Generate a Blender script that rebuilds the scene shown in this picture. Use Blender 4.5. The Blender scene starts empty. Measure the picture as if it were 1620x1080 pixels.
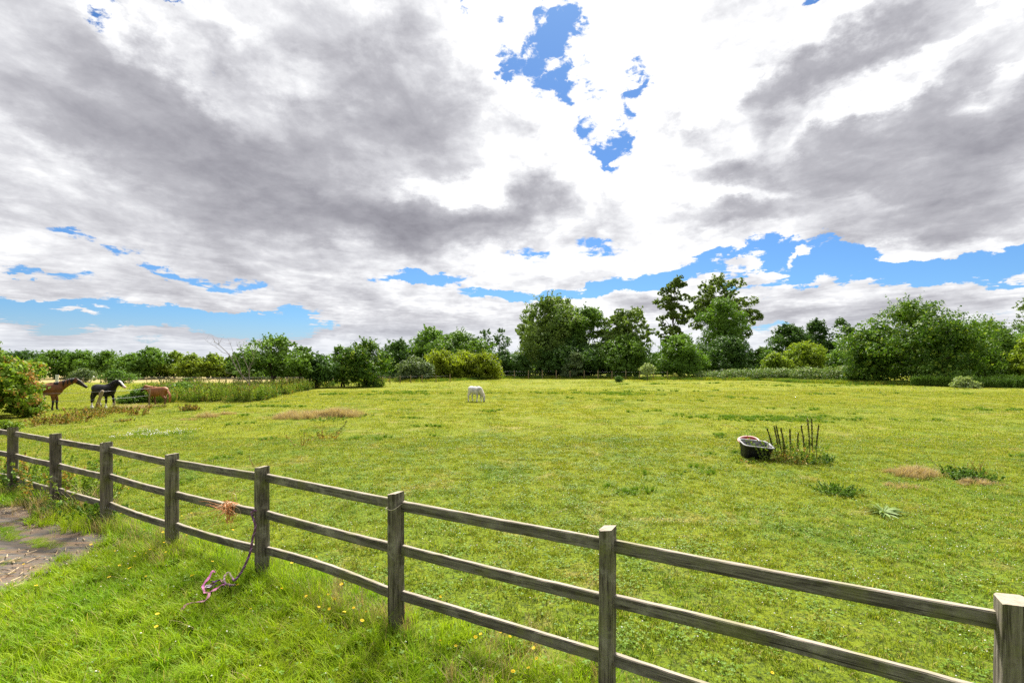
import bpy, math, random
import numpy as np
from mathutils import Vector, Matrix, noise as mnoise

R = math.radians
SC = bpy.context.scene
COL = SC.collection

# ------------------------------------------------------------------ camera
F_PX, CX, HOR, CAM_H = 765.0, 810.0, 572.0, 2.30      # focal length, centre and horizon in photo pixels
cam_d = bpy.data.cameras.new('camera')
cam = bpy.data.objects.new('camera', cam_d)
COL.objects.link(cam)
cam.location = (0, 0, CAM_H)
cam.rotation_euler = (R(90), 0, 0)
cam_d.sensor_width = 36.0
cam_d.lens = F_PX / 1620 * 36.0
cam_d.shift_y = (HOR - 540.0) / 1620.0
cam_d.clip_start = 0.05
cam_d.clip_end = 6000
SC.camera = cam

# ------------------------------------------------------------------ exposure
SC.view_settings.view_transform = 'Standard'
SC.view_settings.look = 'None'
SC.view_settings.exposure = 1.36
SC.view_settings.gamma = 1.0
EXPO = 2 ** 1.36
SC.cycles.max_bounces = 6
SC.cycles.diffuse_bounces = 3
SC.cycles.transmission_bounces = 3
SC.cycles.transparent_max_bounces = 6
SC.cycles.use_denoising = False

# ------------------------------------------------------------------ sun
SUN_AZ, SUN_EL = R(7), R(50)
sun_d = bpy.data.lights.new('sun', 'SUN')
sun = bpy.data.objects.new('sun', sun_d)
COL.objects.link(sun)
sd = Vector((math.sin(SUN_AZ) * math.cos(SUN_EL), math.cos(SUN_AZ) * math.cos(SUN_EL), math.sin(SUN_EL)))
sun.rotation_euler = sd.to_track_quat('Z', 'Y').to_euler()
sun.location = (0, 0, 30)
sun_d.energy = 5.0
sun_d.angle = R(14)
sun_d.color = (1.0, 0.95, 0.86)

# ------------------------------------------------------------------ sky: Nishita blue under procedural cloud
class NT:
    """small helper for building node trees"""
    def __init__(s, tree):
        s.t = tree
        s.n = tree.nodes
        s.l = tree.links
    def add(s, typ, **kw):
        nd = s.n.new(typ)
        for k, v in kw.items():
            setattr(nd, k, v)
        return nd
    def put(s, sock, v):
        if hasattr(v, 'is_linked') or isinstance(v, bpy.types.NodeSocket):
            s.l.new(v, sock)
        elif v is not None:
            sock.default_value = v
    def math(s, op, a, b=None, c=None, clamp=False):
        nd = s.add('ShaderNodeMath', operation=op, use_clamp=clamp)
        s.put(nd.inputs[0], a)
        if b is not None: s.put(nd.inputs[1], b)
        if c is not None: s.put(nd.inputs[2], c)
        return nd.outputs[0]
    def vmath(s, op, a, b=None):
        nd = s.add('ShaderNodeVectorMath', operation=op)
        s.put(nd.inputs[0], a)
        if b is not None:
            if op == 'SCALE': s.put(nd.inputs['Scale'], b)
            else: s.put(nd.inputs[1], b)
        return nd.outputs[0]
    def noise(s, vec, scale, detail=4, rough=0.5, dist=0.0, dim='3D', out='Fac'):
        nd = s.add('ShaderNodeTexNoise', noise_dimensions=dim)
        if vec is not None: s.put(nd.inputs['Vector'], vec)
        nd.inputs['Scale'].default_value = scale
        nd.inputs['Detail'].default_value = detail
        nd.inputs['Roughness'].default_value = rough
        nd.inputs['Distortion'].default_value = dist
        return nd.outputs[out]
    def smooth(s, v, lo, hi, a=0.0, b=1.0):
        nd = s.add('ShaderNodeMapRange', interpolation_type='SMOOTHSTEP')
        s.put(nd.inputs['Value'], v)
        for k, x in (('From Min', lo), ('From Max', hi), ('To Min', a), ('To Max', b)):
            s.put(nd.inputs[k], x)
        return nd.outputs[0]
    def lin(s, v, lo, hi, a=0.0, b=1.0):
        nd = s.add('ShaderNodeMapRange')
        s.put(nd.inputs['Value'], v)
        for k, x in (('From Min', lo), ('From Max', hi), ('To Min', a), ('To Max', b)):
            s.put(nd.inputs[k], x)
        return nd.outputs[0]
    def mix(s, f, a, b, mode='MIX'):
        nd = s.add('ShaderNodeMix', data_type='RGBA', blend_type=mode)
        s.put(nd.inputs[0], f)
        s.put(nd.inputs[6], a if not isinstance(a, tuple) else (*a[:3], 1))
        s.put(nd.inputs[7], b if not isinstance(b, tuple) else (*b[:3], 1))
        return nd.outputs[2]
    def mapping(s, vec, loc=(0, 0, 0), rot=(0, 0, 0), scale=(1, 1, 1), typ='POINT'):
        nd = s.add('ShaderNodeMapping', vector_type=typ)
        s.put(nd.inputs['Vector'], vec)
        nd.inputs['Location'].default_value = loc
        nd.inputs['Rotation'].default_value = rot
        nd.inputs['Scale'].default_value = scale
        return nd.outputs[0]
    def ramp(s, f, stops, interp='LINEAR'):
        nd = s.add('ShaderNodeValToRGB')
        cr = nd.color_ramp
        cr.interpolation = interp
        while len(cr.elements) > 1: cr.elements.remove(cr.elements[-1])
        for i, (p, c) in enumerate(stops):
            e = cr.elements[0] if i == 0 else cr.elements.new(p)
            e.position = p
            e.color = (*c, 1)
        s.put(nd.inputs[0], f)
        return nd.outputs[0]

def azel(px, py):
    x, z = (px - CX) / F_PX, (HOR - py) / F_PX
    return np.array([math.atan2(x, 1.0), math.atan2(z, math.hypot(x, 1.0))])

# patches of the real sky, by bearing and height: centre, half-axes, tilt, weight
CLEAR = [  # where blue shows (+) and where cloud closes it (-)
    (765, 22, 37.5, 52.5, 0, 0.775), (862, 82, 90, 60, 0, 0.806), (905, 70, 27.5, 65, 0, 0.62), (850, 35, 15, 30, 0, 0.558),
    (934, 188, 30, 55, 10, 0.775), (982, 195, 30, 68.75, -16, 0.744), (998, 140, 22.5, 52.5, -8, 0.744), (945, 243, 42.5, 22.5, 10, 0.682), (958, 250, 20, 12.5, 0, 0.496),
    (800, 118, 30, 25, 0, 0.496), (1253, 2, 22.5, 12.5, 20, 0.62), (160, 20, 57.5, 22.5, -38, 0.62), (272, 6, 57.5, 21.25, -20, 0.744), (300, 60, 75, 15, -60, 0.31),
    (100, 372, 60, 14, -14, 0.68), (170, 398, 90, 12, -14, 0.527),
    (110, 490, 300, 34, -3, 1.1475), (330, 505, 230, 24, -2, 1.105), (360, 450, 110, 18, -8, 0.9775), (120, 432, 170, 15, -6, 0.935), (250, 430, 60, 10, -12, 0.68), (430, 500, 110, 30, 0, 0.85),
    (655, 445, 80, 15, 3, 1.35), (770, 462, 60, 10, 0, .9), (800, 470, 70, 14, 5, .9), (900, 468, 110, 13, 6, 1.25), (1020, 445, 120, 16, 10, 1.3),
    (1130, 420, 120, 22, 8, 1.25), (1260, 412, 150, 24, 0, 1.3), (1250, 440, 120, 22, 8, 1.35), (1390, 430, 170, 32, 0, 1.5), (1520, 425, 150, 26, 7, 1.45), (1620, 402, 90, 26, 10, 1.35), (1350, 395, 80, 16, -12, .9),
    (1590, 455, 90, 12, 2, 1.0), (1225, 512, 60, 10, 0, .7), (850, 400, 110, 22, 10, .35), (970, 385, 60, 20, 10, .35), (1230, 480, 50, 10, 0, .5), (60, 520, 120, 7, 0, .6), (230, 540, 90, 12, 0, .9), (1560, 495, 120, 7, 0, .7),
    (300, 462, 125, 21, -10, -1.9), (340, 472, 70, 13, -8, -1.0), (50, 456, 100, 18, -6, -1.9), (130, 490, 60, 7, -2, -1.6),
    (60, 412, 150, 18, -8, -1.2), (470, 480, 60, 16, -4, -.3), (560, 470, 130, 26, -4, -1.0), (1163, 416, 42, 14, 4, -1.9), (1262, 413, 27, 9, 22, -1.7),
    (1205, 440, 50, 16, 12, -1.5), (1410, 408, 60, 10, 6, -1.2), (1440, 400, 100, 13, 8, -.8), (780, 448, 45, 9, 0, -1.2), (850, 446, 25, 6, 0, -1.2), (100, 535, 260, 30, -2, -.8), (1400, 488, 260, 34, 2, -1.0), (700, 500, 220, 30, 0, -.9), (980, 495, 120, 32, 0, -1.0),
]
GREY = [   # where cloud is deep and grey (+) and where the sun shines through (-)
    (330, 190, 330, 120, -32, .62), (640, 190, 190, 130, -15, .8), (690, 130, 130, 70, -35, .3), (100, 130, 230, 100, -30, .45), (230, 330, 330, 70, -12, .6), (480, 290, 320, 70, -14, .7),
    (560, 340, 260, 45, -6, .85), (740, 345, 180, 34, 8, .8), (835, 318, 90, 45, 20, 1.1), (760, 390, 160, 24, 6, .5), (560, 100, 180, 80, -40, .3),
    (1290, 120, 160, 46, 32, 1.15), (1400, 60, 190, 50, 30, .85), (1210, 150, 60, 34, 30, .5), (1550, 110, 170, 55, 35, .9), (1090, 197, 56, 42, 0, 1.0), (1320, 235, 280, 56, 12, 1.05), (1430, 290, 340, 70, 12, 1.15), (1150, 262, 90, 24, 6, .8),
    (1150, 345, 140, 25, 4, 1.05), (1480, 355, 220, 36, 10, .9), (1590, 220, 140, 70, 12, .8), (825, 215, 36, 30, 0, .55), (975, 305, 42, 24, 10, .65), (960, 345, 60, 20, 22, .45), (1000, 360, 30, 20, 0, .3), (1330, 375, 80, 16, 5, .3),
    (640, 520, 230, 18, 2, .7), (370, 528, 260, 14, 0, .6), (100, 505, 190, 12, 0, .55), (1300, 498, 260, 16, 2, .85), (1010, 482, 60, 13, 3, .9), (1540, 480, 130, 10, 0, .4), (730, 478, 60, 10, 0, .3), (560, 500, 150, 9, -2, .4), (60, 465, 100, 8, 0, .3), (950, 520, 200, 12, 0, .4), (330, 480, 80, 8, -8, .3),
    (150, 260, 520, 260, -15, .30), (430, 130, 420, 260, -20, .25), (130, 470, 420, 110, 0, .30), (500, 450, 400, 90, 0, .22), (1400, 300, 420, 260, 15, .25), (1350, 480, 420, 60, 0, .25), (850, 480, 500, 60, 0, .15),
    (250, 80, 230, 34, -38, -.75), (370, 60, 120, 28, -70, -.4), (60, 215, 150, 26, -30, -.5), (60, 270, 120, 22, -25, -.35), (450, 120, 110, 30, -30, -.4), (900, 60, 180, 260, -8, -1.4), (1060, 110, 150, 120, 0, -.8), (700, 292, 110, 20, 3, -.8), (1360, 180, 190, 20, 26, -.9), (1500, 50, 150, 18, 34, -.55),
    (1140, 307, 120, 16, 0, -.7), (1480, 385, 240, 18, 6, -.6), (980, 240, 130, 90, 0, -.7), (880, 410, 240, 22, 3, -.4), (1560, 150, 90, 20, 15, -.6), (560, 150, 90, 30, -10, -.3), (1300, 330, 120, 14, 0, -.35),
]

def build_world():
    w = bpy.data.worlds.new('World')
    SC.world = w
    w.use_nodes = True
    g = NT(w.node_tree)
    g.n.clear()
    tc = g.add('ShaderNodeTexCoord').outputs['Generated']
    sep = g.add('ShaderNodeSeparateXYZ')
    g.l.new(tc, sep.inputs[0])
    x, y, z = sep.outputs
    zz = g.math('ADD', g.math('MAXIMUM', z, 0.0), 0.045)
    comb = g.add('ShaderNodeCombineXYZ')
    g.l.new(g.math('DIVIDE', x, zz), comb.inputs[0])
    g.l.new(g.math('DIVIDE', y, zz), comb.inputs[1])
    P = comb.outputs[0]
    az = g.math('ARCTAN2', x, y)
    el = g.math('ARCSINE', z)
    cA = g.add('ShaderNodeCombineXYZ')
    g.l.new(az, cA.inputs[0]); g.l.new(el, cA.inputs[1])
    A0 = cA.outputs[0]
    # ragged edges: shift the bearing by noise that shrinks towards the horizon as real clouds do
    wn = g.vmath('SUBTRACT', g.noise(g.mapping(A0, scale=(1, 1.6, 1)), 6.0, 8, 0.62, out='Color'), (0.5, 0.5, 0.5))
    amp = g.lin(el, 0.0, 0.5, 0.06, 0.26)
    A = g.vmath('ADD', A0, g.vmath('SCALE', wn, amp))
    def field(lst):
        tot = None
        for (px, py, a, b, th, wt) in lst:
            c = azel(px, py)
            t = R(th)
            e1 = azel(px + a * math.cos(t), py - a * math.sin(t)) - c
            e2 = azel(px - b * math.sin(t), py - b * math.cos(t)) - c
            la = np.hypot(*e1)
            ang = math.atan2(e1[1], e1[0])
            lb = abs(e1[0] * e2[1] - e1[1] * e2[0]) / la
            m = g.mapping(A, loc=(c[0], c[1], 0), rot=(0, 0, ang), scale=(la * 1.25, lb * 1.25, 1), typ='TEXTURE')
            gr = g.add('ShaderNodeTexGradient', gradient_type='SPHERICAL')
            g.l.new(m, gr.inputs[0])
            f = gr.outputs['Fac']
            tot = g.math('MULTIPLY', f, wt) if tot is None else g.math('MULTIPLY_ADD', f, wt, tot)
        return tot
    clear = field(CLEAR)
    grey = field(GREY)
    Pm = g.mapping(P, rot=(0, 0, R(35)), scale=(1.0, 0.6, 1))
    As = g.mapping(A0, scale=(1.0, 1.7, 1))
    def cn(v, a):       # centred noise
        return g.math('MULTIPLY', g.math('SUBTRACT', v, 0.5), a)
    nA = g.noise(Pm, 1.3, 9, 0.60, 0.4)          # the deck seen in perspective
    nB = g.noise(P, 4.2, 9, 0.60, 0.6)
    nC = g.noise(As, 8.0, 9, 0.62, 0.3)          # billows, about the same size all over the deck
    nD = g.noise(As, 30.0, 7, 0.62, 0.4)
    # clear sky amount
    nn = g.math('ADD', g.math('ADD', cn(nA, 1.0), cn(nB, 1.7)), g.math('ADD', cn(nC, 1.3), cn(nD, 1.7)))
    near = g.smooth(clear, -0.05, 0.40, 0.10, 1.0)
    cl = g.math('MULTIPLY_ADD', g.math('MULTIPLY', nn, near), 1.15, clear)
    cl = g.smooth(cl, 0.24, 0.60)
    # depth of cloud
    gy = g.math('ADD', g.math('MULTIPLY', grey, 0.60), g.math('ADD', cn(nA, 1.0), cn(nB, 0.55)))
    gy = g.math('ADD', gy, g.math('ADD', cn(nC, 1.15), cn(nD, 0.28)))
    back = g.smooth(y, -0.2, 0.3, 0.45, 0.03)
    gy = g.math('MINIMUM', g.math('MAXIMUM', g.math('ADD', gy, back), 0.0), 1.33)
    k = 1.0 / EXPO
    gy = g.math('MULTIPLY', gy, 0.75)
    cloud = g.ramp(gy, [(0.0, (1.10 * k, 1.10 * k, 1.11 * k)), (0.105, (0.92 * k, 0.925 * k, 0.95 * k)), (0.255, (0.72 * k, 0.722 * k, 0.76 * k)),
                        (0.465, (0.52 * k, 0.518 * k, 0.56 * k)), (0.75, (0.37 * k, 0.367 * k, 0.41 * k)), (1.0, (0.27 * k, 0.265 * k, 0.305 * k))])
    sky = g.add('ShaderNodeTexSky', sky_type='NISHITA')
    sky.sun_disc = False
    sky.sun_elevation = SUN_EL
    sky.sun_rotation = SUN_AZ
    sky.altitude = 50
    sky.air_density = 1.0
    sky.dust_density = 0.4
    sky.ozone_density = 2.0
    blue = g.mix(1.0, sky.outputs[0], tuple(q * 0.84 for q in (0.235, 0.385, 0.56)), 'MULTIPLY')
    STR = 0.10
    cloud10 = g.mix(1.0, cloud, (1 / STR, 1 / STR, 1 / STR), 'MULTIPLY')
    out = g.mix(cl, cloud10, blue)
    # pale air low over the horizon
    hz = g.smooth(el, 0.0, 0.10, 0.55, 0.0)
    out = g.mix(hz, out, (0.62 * k / STR, 0.67 * k / STR, 0.76 * k / STR))
    bg = g.add('ShaderNodeBackground')
    g.l.new(out, bg.inputs[0])
    bg.inputs[1].default_value = STR
    o = g.add('ShaderNodeOutputWorld')
    g.l.new(bg.outputs[0], o.inputs[0])
    w.cycles.sampling_method = 'MANUAL'
    w.cycles.sample_map_resolution = 512
build_world()

# ================================================================== helpers
def tag(o, label=None, cat=None, group=None, kind=None):
    if label: o['label'] = label
    if cat: o['category'] = cat
    if group: o['group'] = group
    if kind: o['kind'] = kind
    return o

def empty(name, loc, label, cat, group=None, rz=0.0):
    o = bpy.data.objects.new(name, None)
    COL.objects.link(o)
    o.location = loc
    o.rotation_euler = (0, 0, rz)
    o.empty_display_size = 0.2
    return tag(o, label, cat, group)

def obj(name, me, parent=None, loc=None):
    o = bpy.data.objects.new(name, me)
    COL.objects.link(o)
    if parent is not None: o.parent = parent
    if loc is not None: o.location = loc
    return o

def mesh_np(name, verts, faces, mats, smooth=False, midx=None):
    """faces: (n,k) int array or list of lists"""
    me = bpy.data.meshes.new(name)
    verts = np.asarray(verts, dtype=np.float32).reshape(-1, 3)
    if isinstance(faces, np.ndarray):
        n, k = faces.shape
        me.vertices.add(len(verts)); me.vertices.foreach_set('co', verts.ravel())
        me.loops.add(n * k); me.loops.foreach_set('vertex_index', faces.astype(np.int32).ravel())
        me.polygons.add(n); me.polygons.foreach_set('loop_start', np.arange(0, n * k, k, dtype=np.int32))
    else:
        me.from_pydata([tuple(map(float, v)) for v in verts], [], [tuple(int(i) for i in f) for f in faces])
    for m in (mats if isinstance(mats, (list, tuple)) else [mats]):
        me.materials.append(m)
    if midx is not None:
        me.polygons.foreach_set('material_index', np.asarray(midx, dtype=np.int32))
    if smooth:
        me.polygons.foreach_set('use_smooth', np.ones(len(me.polygons), dtype=bool))
    me.update(calc_edges=True)
    return me

class MB:
    """collects pieces into one mesh"""
    def __init__(s): s.v = []; s.f = []; s.m = []; s.n = 0
    def add(s, v, f, m=0):
        v = np.asarray(v, dtype=float).reshape(-1, 3)
        s.v.append(v)
        for q in f:
            s.f.append([int(i) + s.n for i in q]); s.m.append(m)
        s.n += len(v)
        return s
    def tube(s, pts, rad, k=6, m=0, cap=True, flat=1.0, up=None):
        pts = [Vector(p) for p in pts]
        if not hasattr(rad, '__len__'): rad = [rad] * len(pts)
        ref = Vector(up) if up else Vector((0.13, 0.21, 1)).normalized()
        V = []; u = None
        for i, p in enumerate(pts):
            d = (pts[min(i + 1, len(pts) - 1)] - pts[max(i - 1, 0)])
            if d.length < 1e-9: d = Vector((0, 0, 1))
            d.normalize()
            if u is None:
                u = d.cross(ref)
                if u.length < 1e-3: u = d.cross(Vector((1, 0, 0)))
            else:
                u = u - d * u.dot(d)
            u.normalize(); w = d.cross(u)
            for j in range(k):
                a = 2 * math.pi * j / k
                V.append(p + (u * math.cos(a) + w * math.sin(a) * flat) * rad[i])
        n = len(pts)
        Fc = [[i * k + j, i * k + (j + 1) % k, (i + 1) * k + (j + 1) % k, (i + 1) * k + j] for i in range(n - 1) for j in range(k)]
        if cap: Fc += [list(range(k))[::-1], [(n - 1) * k + j for j in range(k)]]
        return s.add([tuple(q) for q in V], Fc, m)
    def box(s, c, d, m=0, M=None):
        x, y, z = [q / 2 for q in d]
        V = [Vector((i * x, j * y, l * z)) for l in (-1, 1) for j in (-1, 1) for i in (-1, 1)]
        if M is not None: V = [M @ q for q in V]
        V = [tuple(q + Vector(c)) for q in V]
        return s.add(V, [[0, 2, 3, 1], [4, 5, 7, 6], [0, 1, 5, 4], [2, 6, 7, 3], [0, 4, 6, 2], [1, 3, 7, 5]], m)
    def mesh(s, name, mats, smooth=False):
        v = np.concatenate(s.v) if s.v else np.zeros((0, 3))
        me = mesh_np(name, v, s.f, mats, smooth)
        if isinstance(mats, (list, tuple)) and len(mats) > 1:
            me.polygons.foreach_set('material_index', np.asarray(s.m, dtype=np.int32))
        return me

def sstep(a, b, v):
    t = np.clip((np.asarray(v, dtype=float) - a) / (b - a), 0, 1)
    return t * t * (3 - 2 * t)

def terr(x, y):
    """height of the land: level paddock, the left field falls away gently"""
    x = np.asarray(x, dtype=float); y = np.asarray(y, dtype=float)
    dip = -2.2 * sstep(30, 108, y) * sstep(-2, -34, x - 0 * y)
    bump = 0.035 * np.sin(x * 0.31 + 1.3 * np.sin(y * 0.17)) + 0.03 * np.sin(y * 0.42 + x * 0.23) + 0.014 * np.sin(x * 1.3 + y * 0.7) * np.sin(y * 1.1)
    near = 1 - sstep(8, 3, np.hypot(x, y))
    far = 3.0 * sstep(300, 1200, np.hypot(x, y))
    return dip + bump * (0.35 + 0.65 * near) - far

def tz(x, y): return float(terr(x, y))

def at(px, Z, dz=0.0):
    """ground point seen at photo column px, Z metres into the field"""
    x = (px - CX) / F_PX * Z
    return Vector((x, Z, tz(x, Z) + dz))

def hgt(py, Z, z0=None):
    """height above datum of photo row py at depth Z"""
    return CAM_H - (py - HOR) * Z / F_PX

# ================================================================== materials
def new_mat(name):
    m = bpy.data.materials.new(name)
    m.use_nodes = True
    g = NT(m.node_tree)
    g.n.clear()
    o = g.add('ShaderNodeOutputMaterial')
    return m, g, o

def princ(g, o, col, rough=0.8, spec=0.3, bump=None, bstr=0.3, bdist=0.01):
    p = g.add('ShaderNodeBsdfPrincipled')
    g.put(p.inputs['Base Color'], col if not isinstance(col, tuple) else (*col, 1))
    g.put(p.inputs['Roughness'], rough)
    p.inputs['Specular IOR Level'].default_value = spec
    if bump is not None:
        b = g.add('ShaderNodeBump')
        b.inputs['Strength'].default_value = bstr
        b.inputs['Distance'].default_value = bdist
        g.l.new(bump, b.inputs['Height'])
        g.l.new(b.outputs[0], p.inputs['Normal'])
    g.l.new(p.outputs[0], o.inputs[0])
    return p

def plain(name, col, rough=0.7, spec=0.3, var=0.25, scale=8.0):
    m, g, o = new_mat(name)
    tc = g.add('ShaderNodeTexCoord').outputs['Object']
    n = g.noise(tc, scale, 5, 0.6)
    c = g.mix(g.smooth(n, 0.3, 0.7), tuple(q * (1 - var) for q in col), tuple(min(1, q * (1 + var)) for q in col))
    princ(g, o, c, rough, spec, n, 0.2, 0.01)
    return m

def leaf_mat(name, dark, lite, trans=0.35, hue=0.0, patch=0.35, accent=None, acc_amt=0.0, rough=0.55):
    """foliage: colour varies leaf by leaf and spray by spray"""
    m, g, o = new_mat(name)
    geo = g.add('ShaderNodeNewGeometry')
    rnd = geo.outputs['Random Per Island']
    n = g.noise(geo.outputs['Position'], patch, 3, 0.6)
    f = g.math('ADD', g.math('MULTIPLY', rnd, 0.55), g.math('MULTIPLY', g.smooth(n, 0.35, 0.65), 0.45))
    c = g.mix(f, dark, lite)
    if accent:
        n2 = g.noise(geo.outputs['Position'], patch * 3.1, 3, 0.6)
        a = g.smooth(g.math('ADD', n2, g.math('MULTIPLY', rnd, 0.15)), 0.68 - acc_amt, 0.76 - acc_amt)
        c = g.mix(a, c, accent)
    p = g.add('ShaderNodeBsdfPrincipled')
    g.l.new(c, p.inputs['Base Color'])
    p.inputs['Roughness'].default_value = rough
    p.inputs['Specular IOR Level'].default_value = 0.12
    t = g.add('ShaderNodeBsdfTranslucent')
    tcol = g.mix(1.0, c, (1.25, 1.3, 0.55), 'MULTIPLY')
    g.l.new(tcol, t.inputs[0])
    mx = g.add('ShaderNodeMixShader')
    mx.inputs[0].default_value = trans
    g.l.new(p.outputs[0], mx.inputs[1]); g.l.new(t.outputs[0], mx.inputs[2])
    g.l.new(mx.outputs[0], o.inputs[0])
    return m

M = {}
# field colour as a function of where you stand: shared by turf blades and the soil sheet under them
def field_colour(g, pos, bright=1.0):
    P2 = g.mapping(pos, scale=(1, 1, 0))
    big = g.noise(P2, 0.07, 4, 0.6)
    mid = g.noise(P2, 0.55, 5, 0.6, 0.5)
    fine = g.noise(P2, 4.0, 4, 0.65)
    lime = (0.280 * bright, 0.292 * bright, 0.008 * bright)
    green = (0.165 * bright, 0.240 * bright, 0.016 * bright)
    deep = (0.082 * bright, 0.160 * bright, 0.013 * bright)
    straw = (0.37 * bright, 0.31 * bright, 0.10 * bright)
    sep = g.add('ShaderNodeSeparateXYZ'); g.l.new(pos, sep.inputs[0])
    dist = g.lin(sep.outputs[1], 3.0, 26.0, 0.0, 1.0)
    f = g.math('ADD', g.math('MULTIPLY', g.math('SUBTRACT', big, 0.5), 1.6), g.math('ADD', g.math('MULTIPLY', dist, 0.55), 0.28))
    f = g.math('ADD', f, g.math('MULTIPLY', g.math('SUBTRACT', mid, 0.5), 1.2), clamp=True)
    c = g.mix(f, green, lime)
    c = g.mix(g.math('MULTIPLY', g.smooth(g.math('ADD', g.math('MULTIPLY', mid, 0.6), g.math('MULTIPLY', fine, 0.4)), 0.47, 0.37), 0.75), c, deep)
    s = g.noise(g.mapping(P2, loc=(31, 7, 0)), 0.8, 6, 0.7, 0.6)
    c = g.mix(g.math('MULTIPLY', g.smooth(s, 0.53, 0.68), 0.75), c, straw)
    e = g.noise(g.mapping(P2, loc=(5, 9, 0)), 0.5, 7, 0.74, 0.8)
    c = g.mix(g.math('MULTIPLY', g.smooth(e, 0.61, 0.68), 0.75), c, (0.27 * bright, 0.20 * bright, 0.09 * bright))
    return c

def make_field_mats():
    # soil sheet
    m, g, o = new_mat('pasture_ground')
    pos = g.add('ShaderNodeNewGeometry').outputs['Position']
    c = field_colour(g, pos, 0.80)
    fn = g.noise(pos, 22, 6, 0.75)
    f2 = g.noise(pos, 3.2, 6, 0.7)
    c = g.mix(g.smooth(fn, 0.56, 0.38), c, (0.05, 0.075, 0.012))
    sep = g.add('ShaderNodeSeparateXYZ'); g.l.new(pos, sep.inputs[0])
    # the far left meadow is cut hay beyond the second stock fence
    hay = g.math('MULTIPLY', g.smooth(sep.outputs[1], 102, 106), g.smooth(sep.outputs[0], 0.0, -14.0))
    c = g.mix(hay, c, g.mix(g.noise(pos, 0.3, 5, 0.6), (0.36, 0.26, 0.12), (0.27, 0.25, 0.09)))
    soil = g.noise(g.mapping(pos, loc=(5, 9, 0)), 0.42, 7, 0.72, 0.7)
    c = g.mix(g.smooth(soil, 0.665, 0.71), c, (0.25, 0.17, 0.09))
    princ(g, o, c, 0.95, 0.1, g.math('ADD', fn, g.math('MULTIPLY', f2, 2.0)), 0.8, 0.05)
    M['ground'] = m
    def blades(name, fn_col, trans):
        m, g, o = new_mat(name)
        geo = g.add('ShaderNodeNewGeometry')
        pos = geo.outputs['Position']; rnd = geo.outputs['Random Per Island']
        oi = g.add('ShaderNodeObjectInfo').outputs['Random']
        c = fn_col(g, pos, rnd, oi)
        p = g.add('ShaderNodeBsdfPrincipled')
        g.l.new(c, p.inputs['Base Color'])
        p.inputs['Roughness'].default_value = 0.5
        p.inputs['Specular IOR Level'].default_value = 0.1
        t = g.add('ShaderNodeBsdfTranslucent')
        g.l.new(g.mix(1.0, c, (1.2, 1.25, 0.5), 'MULTIPLY'), t.inputs[0])
        mx = g.add('ShaderNodeMixShader'); mx.inputs[0].default_value = trans
        g.l.new(p.outputs[0], mx.inputs[1]); g.l.new(t.outputs[0], mx.inputs[2])
        g.l.new(mx.outputs[0], o.inputs[0])
        return m
    def turf(g, pos, rnd, oi):
        c = field_colour(g, pos, 1.08)
        c = g.mix(g.smooth(rnd, 0.05, 0.34, 0.95, 0.0), c, (0.03, 0.085, 0.010))
        c = g.mix(g.smooth(rnd, 0.66, 0.86, 0.0, 0.6), c, (0.42, 0.46, 0.05))
        c = g.mix(g.smooth(rnd, 0.89, 0.91, 0.0, 0.85), c, (0.58, 0.47, 0.24))
        c = g.mix(g.smooth(oi, 0.0, 1.0, 0.0, 0.16), c, (0.20, 0.21, 0.03))
        return c
    M['turf'] = blades('turf_blade', turf, 0.35)
    def longg(g, pos, rnd, oi):
        n = g.noise(pos, 0.9, 4, 0.6)
        c = g.mix(g.smooth(n, 0.35, 0.65), (0.18, 0.32, 0.010), (0.36, 0.45, 0.016))
        c = g.mix(g.math('MULTIPLY', rnd, 0.5), c, (0.22, 0.38, 0.022))
        c = g.mix(g.smooth(rnd, 0.90, 0.93, 0.0, 0.9), c, (0.45, 0.36, 0.16))
        return c
    M['long'] = blades('long_grass_blade', longg, 0.4)
    def clov(g, pos, rnd, oi):
        return g.mix(rnd, (0.085, 0.18, 0.012), (0.17, 0.27, 0.022))
    M['clover'] = blades('clover_leaf', clov, 0.3)
    def dry(g, pos, rnd, oi):
        return g.mix(rnd, (0.30, 0.21, 0.12), (0.56, 0.44, 0.28))
    M['dry'] = blades('dry_grass_blade', dry, 0.3)
    M['white_flower'] = plain('white_clover_flower', (0.75, 0.74, 0.66), 0.8, var=0.1)
    M['yellow_flower'] = plain('yellow_petal', (0.85, 0.60, 0.02), 0.6, var=0.15)
make_field_mats()

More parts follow.
